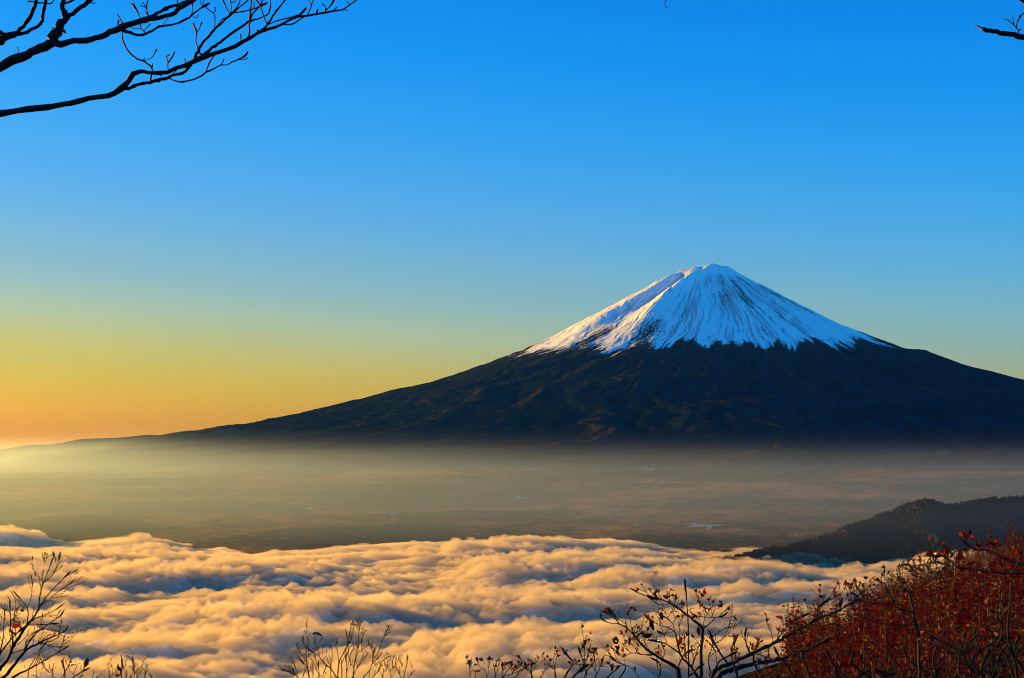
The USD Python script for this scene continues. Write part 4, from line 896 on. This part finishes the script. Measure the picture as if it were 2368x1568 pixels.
wood = UsdGeom.PointInstancer.Define(stage, '/World/hill_woods')
put(wood.GetPrim(), 'dense woods covering the hill that rises from the cloud', None, None, 'stuff')
wp = []
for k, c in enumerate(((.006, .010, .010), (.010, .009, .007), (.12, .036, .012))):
    g = np.random.default_rng(300 + k)
    m = trimesh.creation.icosphere(subdivisions=1, radius=1.0)
    v = m.vertices * [1.15, 1.15, 1.0] * (1 + .25 * g.normal(0, 1, (len(m.vertices), 1))) + [0, 0, 1.0]
    if k == 0:
        v[:, :2] *= (1.35 - .42 * v[:, 2:3]).clip(.15, 1.4)
    pth = f'/World/hill_woods/crown_{"abc"[k]}'
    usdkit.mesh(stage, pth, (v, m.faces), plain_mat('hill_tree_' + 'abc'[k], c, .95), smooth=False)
    wp.append(pth)
g = np.random.default_rng(5)
wx = g.uniform(640, 2700, 26000); wy = g.uniform(5200, 7000, 26000)
wt = wy - np.interp(wx, RX, RY)
wz = wooded_hill(wx, wy)
keep = (wt < 25) & (wz > -620) & ((wx / wy) < .40) & (wt > -1000)
wx, wy, wz = wx[keep], wy[keep], wz[keep]
ss_ = g.uniform(2.8, 5.0, len(wx))
wood.CreatePrototypesRel().SetTargets([Sdf.Path(q) for q in wp])
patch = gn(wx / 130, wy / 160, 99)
lit = np.exp(-((wx - 1830) / 95) ** 2 - ((wt[keep] + 90) / 120) ** 2) > g.random(len(wx)) * .9  # sunlit patch of the hill, painted by choosing the brighter red crowns there
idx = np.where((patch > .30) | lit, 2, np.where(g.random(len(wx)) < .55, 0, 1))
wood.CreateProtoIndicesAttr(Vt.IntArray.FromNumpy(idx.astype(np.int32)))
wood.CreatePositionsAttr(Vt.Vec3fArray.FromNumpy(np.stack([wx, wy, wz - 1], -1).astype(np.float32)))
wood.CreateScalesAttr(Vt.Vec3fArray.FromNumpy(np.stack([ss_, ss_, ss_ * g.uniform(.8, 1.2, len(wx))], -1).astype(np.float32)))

# ---------------------------------------------------------------- clearings and buildings on the plain
def on_plain(px, py):
    x, z = ray(px, py)
    d = np.linspace(5600, 15500, 4000)
    h = land(x * d, d) - z * d
    i = int(np.argmax(h > 0))
    return np.array([x * d[i], d[i], z * d[i]])


field_mat = plain_mat('pale_field', (.13, .145, .16), .9)
for k, (px, py, w, dpt, lab) in enumerate(((1630, 1217, 130, 150, 'pale clearing on the plain, nearest to the cloud'), (1596, 1213, 50, 70, 'pale clearing just left of the nearest one'), (1210, 1153, 60, 90, 'small pale clearing in the middle of the plain'), (1500, 1088, 80, 130, 'hazy pale clearing far out under the mountain'), (2005, 1232, 50, 70, 'small clearing left of the wooded hill'))):
    c = on_plain(px * D2P, py * D2P)
    gx, gy = np.meshgrid(np.linspace(-1, 1, 14), np.linspace(-1, 1, 12))
    rr_ = np.maximum(np.abs(gx), np.abs(gy)) / np.maximum(np.hypot(gx, gy), 1e-6)
    gx, gy = gx * (1 + .15 * gn(gx * 2, gy * 2, 400 + k)), gy * (1 + .2 * gn(gx * 2, gy * 2, 410 + k))
    X_, Y_ = c[0] + gx * w / 2 + gy * 40, c[1] + gy * dpt / 2
    obj('field', (np.stack([X_, Y_, land(X_, Y_) + 5.0], -1).reshape(-1, 3), grid_faces(12, 14)), field_mat, kind='structure')
wall_mat, roof_mat = plain_mat('house_wall', (.62, .58, .52)), plain_mat('house_roof', (.30, .28, .27))
for k, (px, py, w, lab) in enumerate(((1494, 1083, 46, 'long pale building far out under the mountain'), (1509, 1085, 34, 'pale building just right of the long one'), (1483, 1084, 26, 'small pale building just left of the long one'), (716, 1177, 44, 'lone bright building on the hazy plain to the left'), (1199, 1150, 36, 'pale building beside the middle clearing'), (1606, 1213, 40, 'pale building at the edge of the nearest clearing'),
                                      (1640, 1222, 34, 'pale building at the near corner of the nearest clearing'), (1990, 1228, 26, 'pale building beside the clearing left of the wooded hill'), (2035, 1226, 24, 'small house nearest to the wooded hill'), (905, 1190, 28, 'small pale roof on the dim plain above the cloud'))):
    c = on_plain(px * D2P, py * D2P)
    th = thing('building', lab, 'building', (c[0], c[1], float(land(np.array([c[0]]), np.array([c[1]]))[0]) - .5))
    w *= .55; d_, h_ = w * .5, 7.0
    b = trimesh.creation.box(extents=(w, d_, h_)); b.apply_translation((0, 0, h_ / 2))
    obj('wall', b, wall_mat, th, smooth=False)
    rv = np.array([(-w / 2 - 1, -d_ / 2 - 1, h_), (w / 2 + 1, -d_ / 2 - 1, h_), (w / 2 + 1, d_ / 2 + 1, h_), (-w / 2 - 1, d_ / 2 + 1, h_), (-w / 2 - 1, 0, h_ + 4), (w / 2 + 1, 0, h_ + 4)])
    obj('roof', (rv, np.array([(0, 1, 5), (0, 5, 4), (2, 3, 4), (2, 4, 5), (0, 4, 3), (1, 2, 5), (0, 3, 2), (0, 2, 1)])), roof_mat, th, smooth=False)
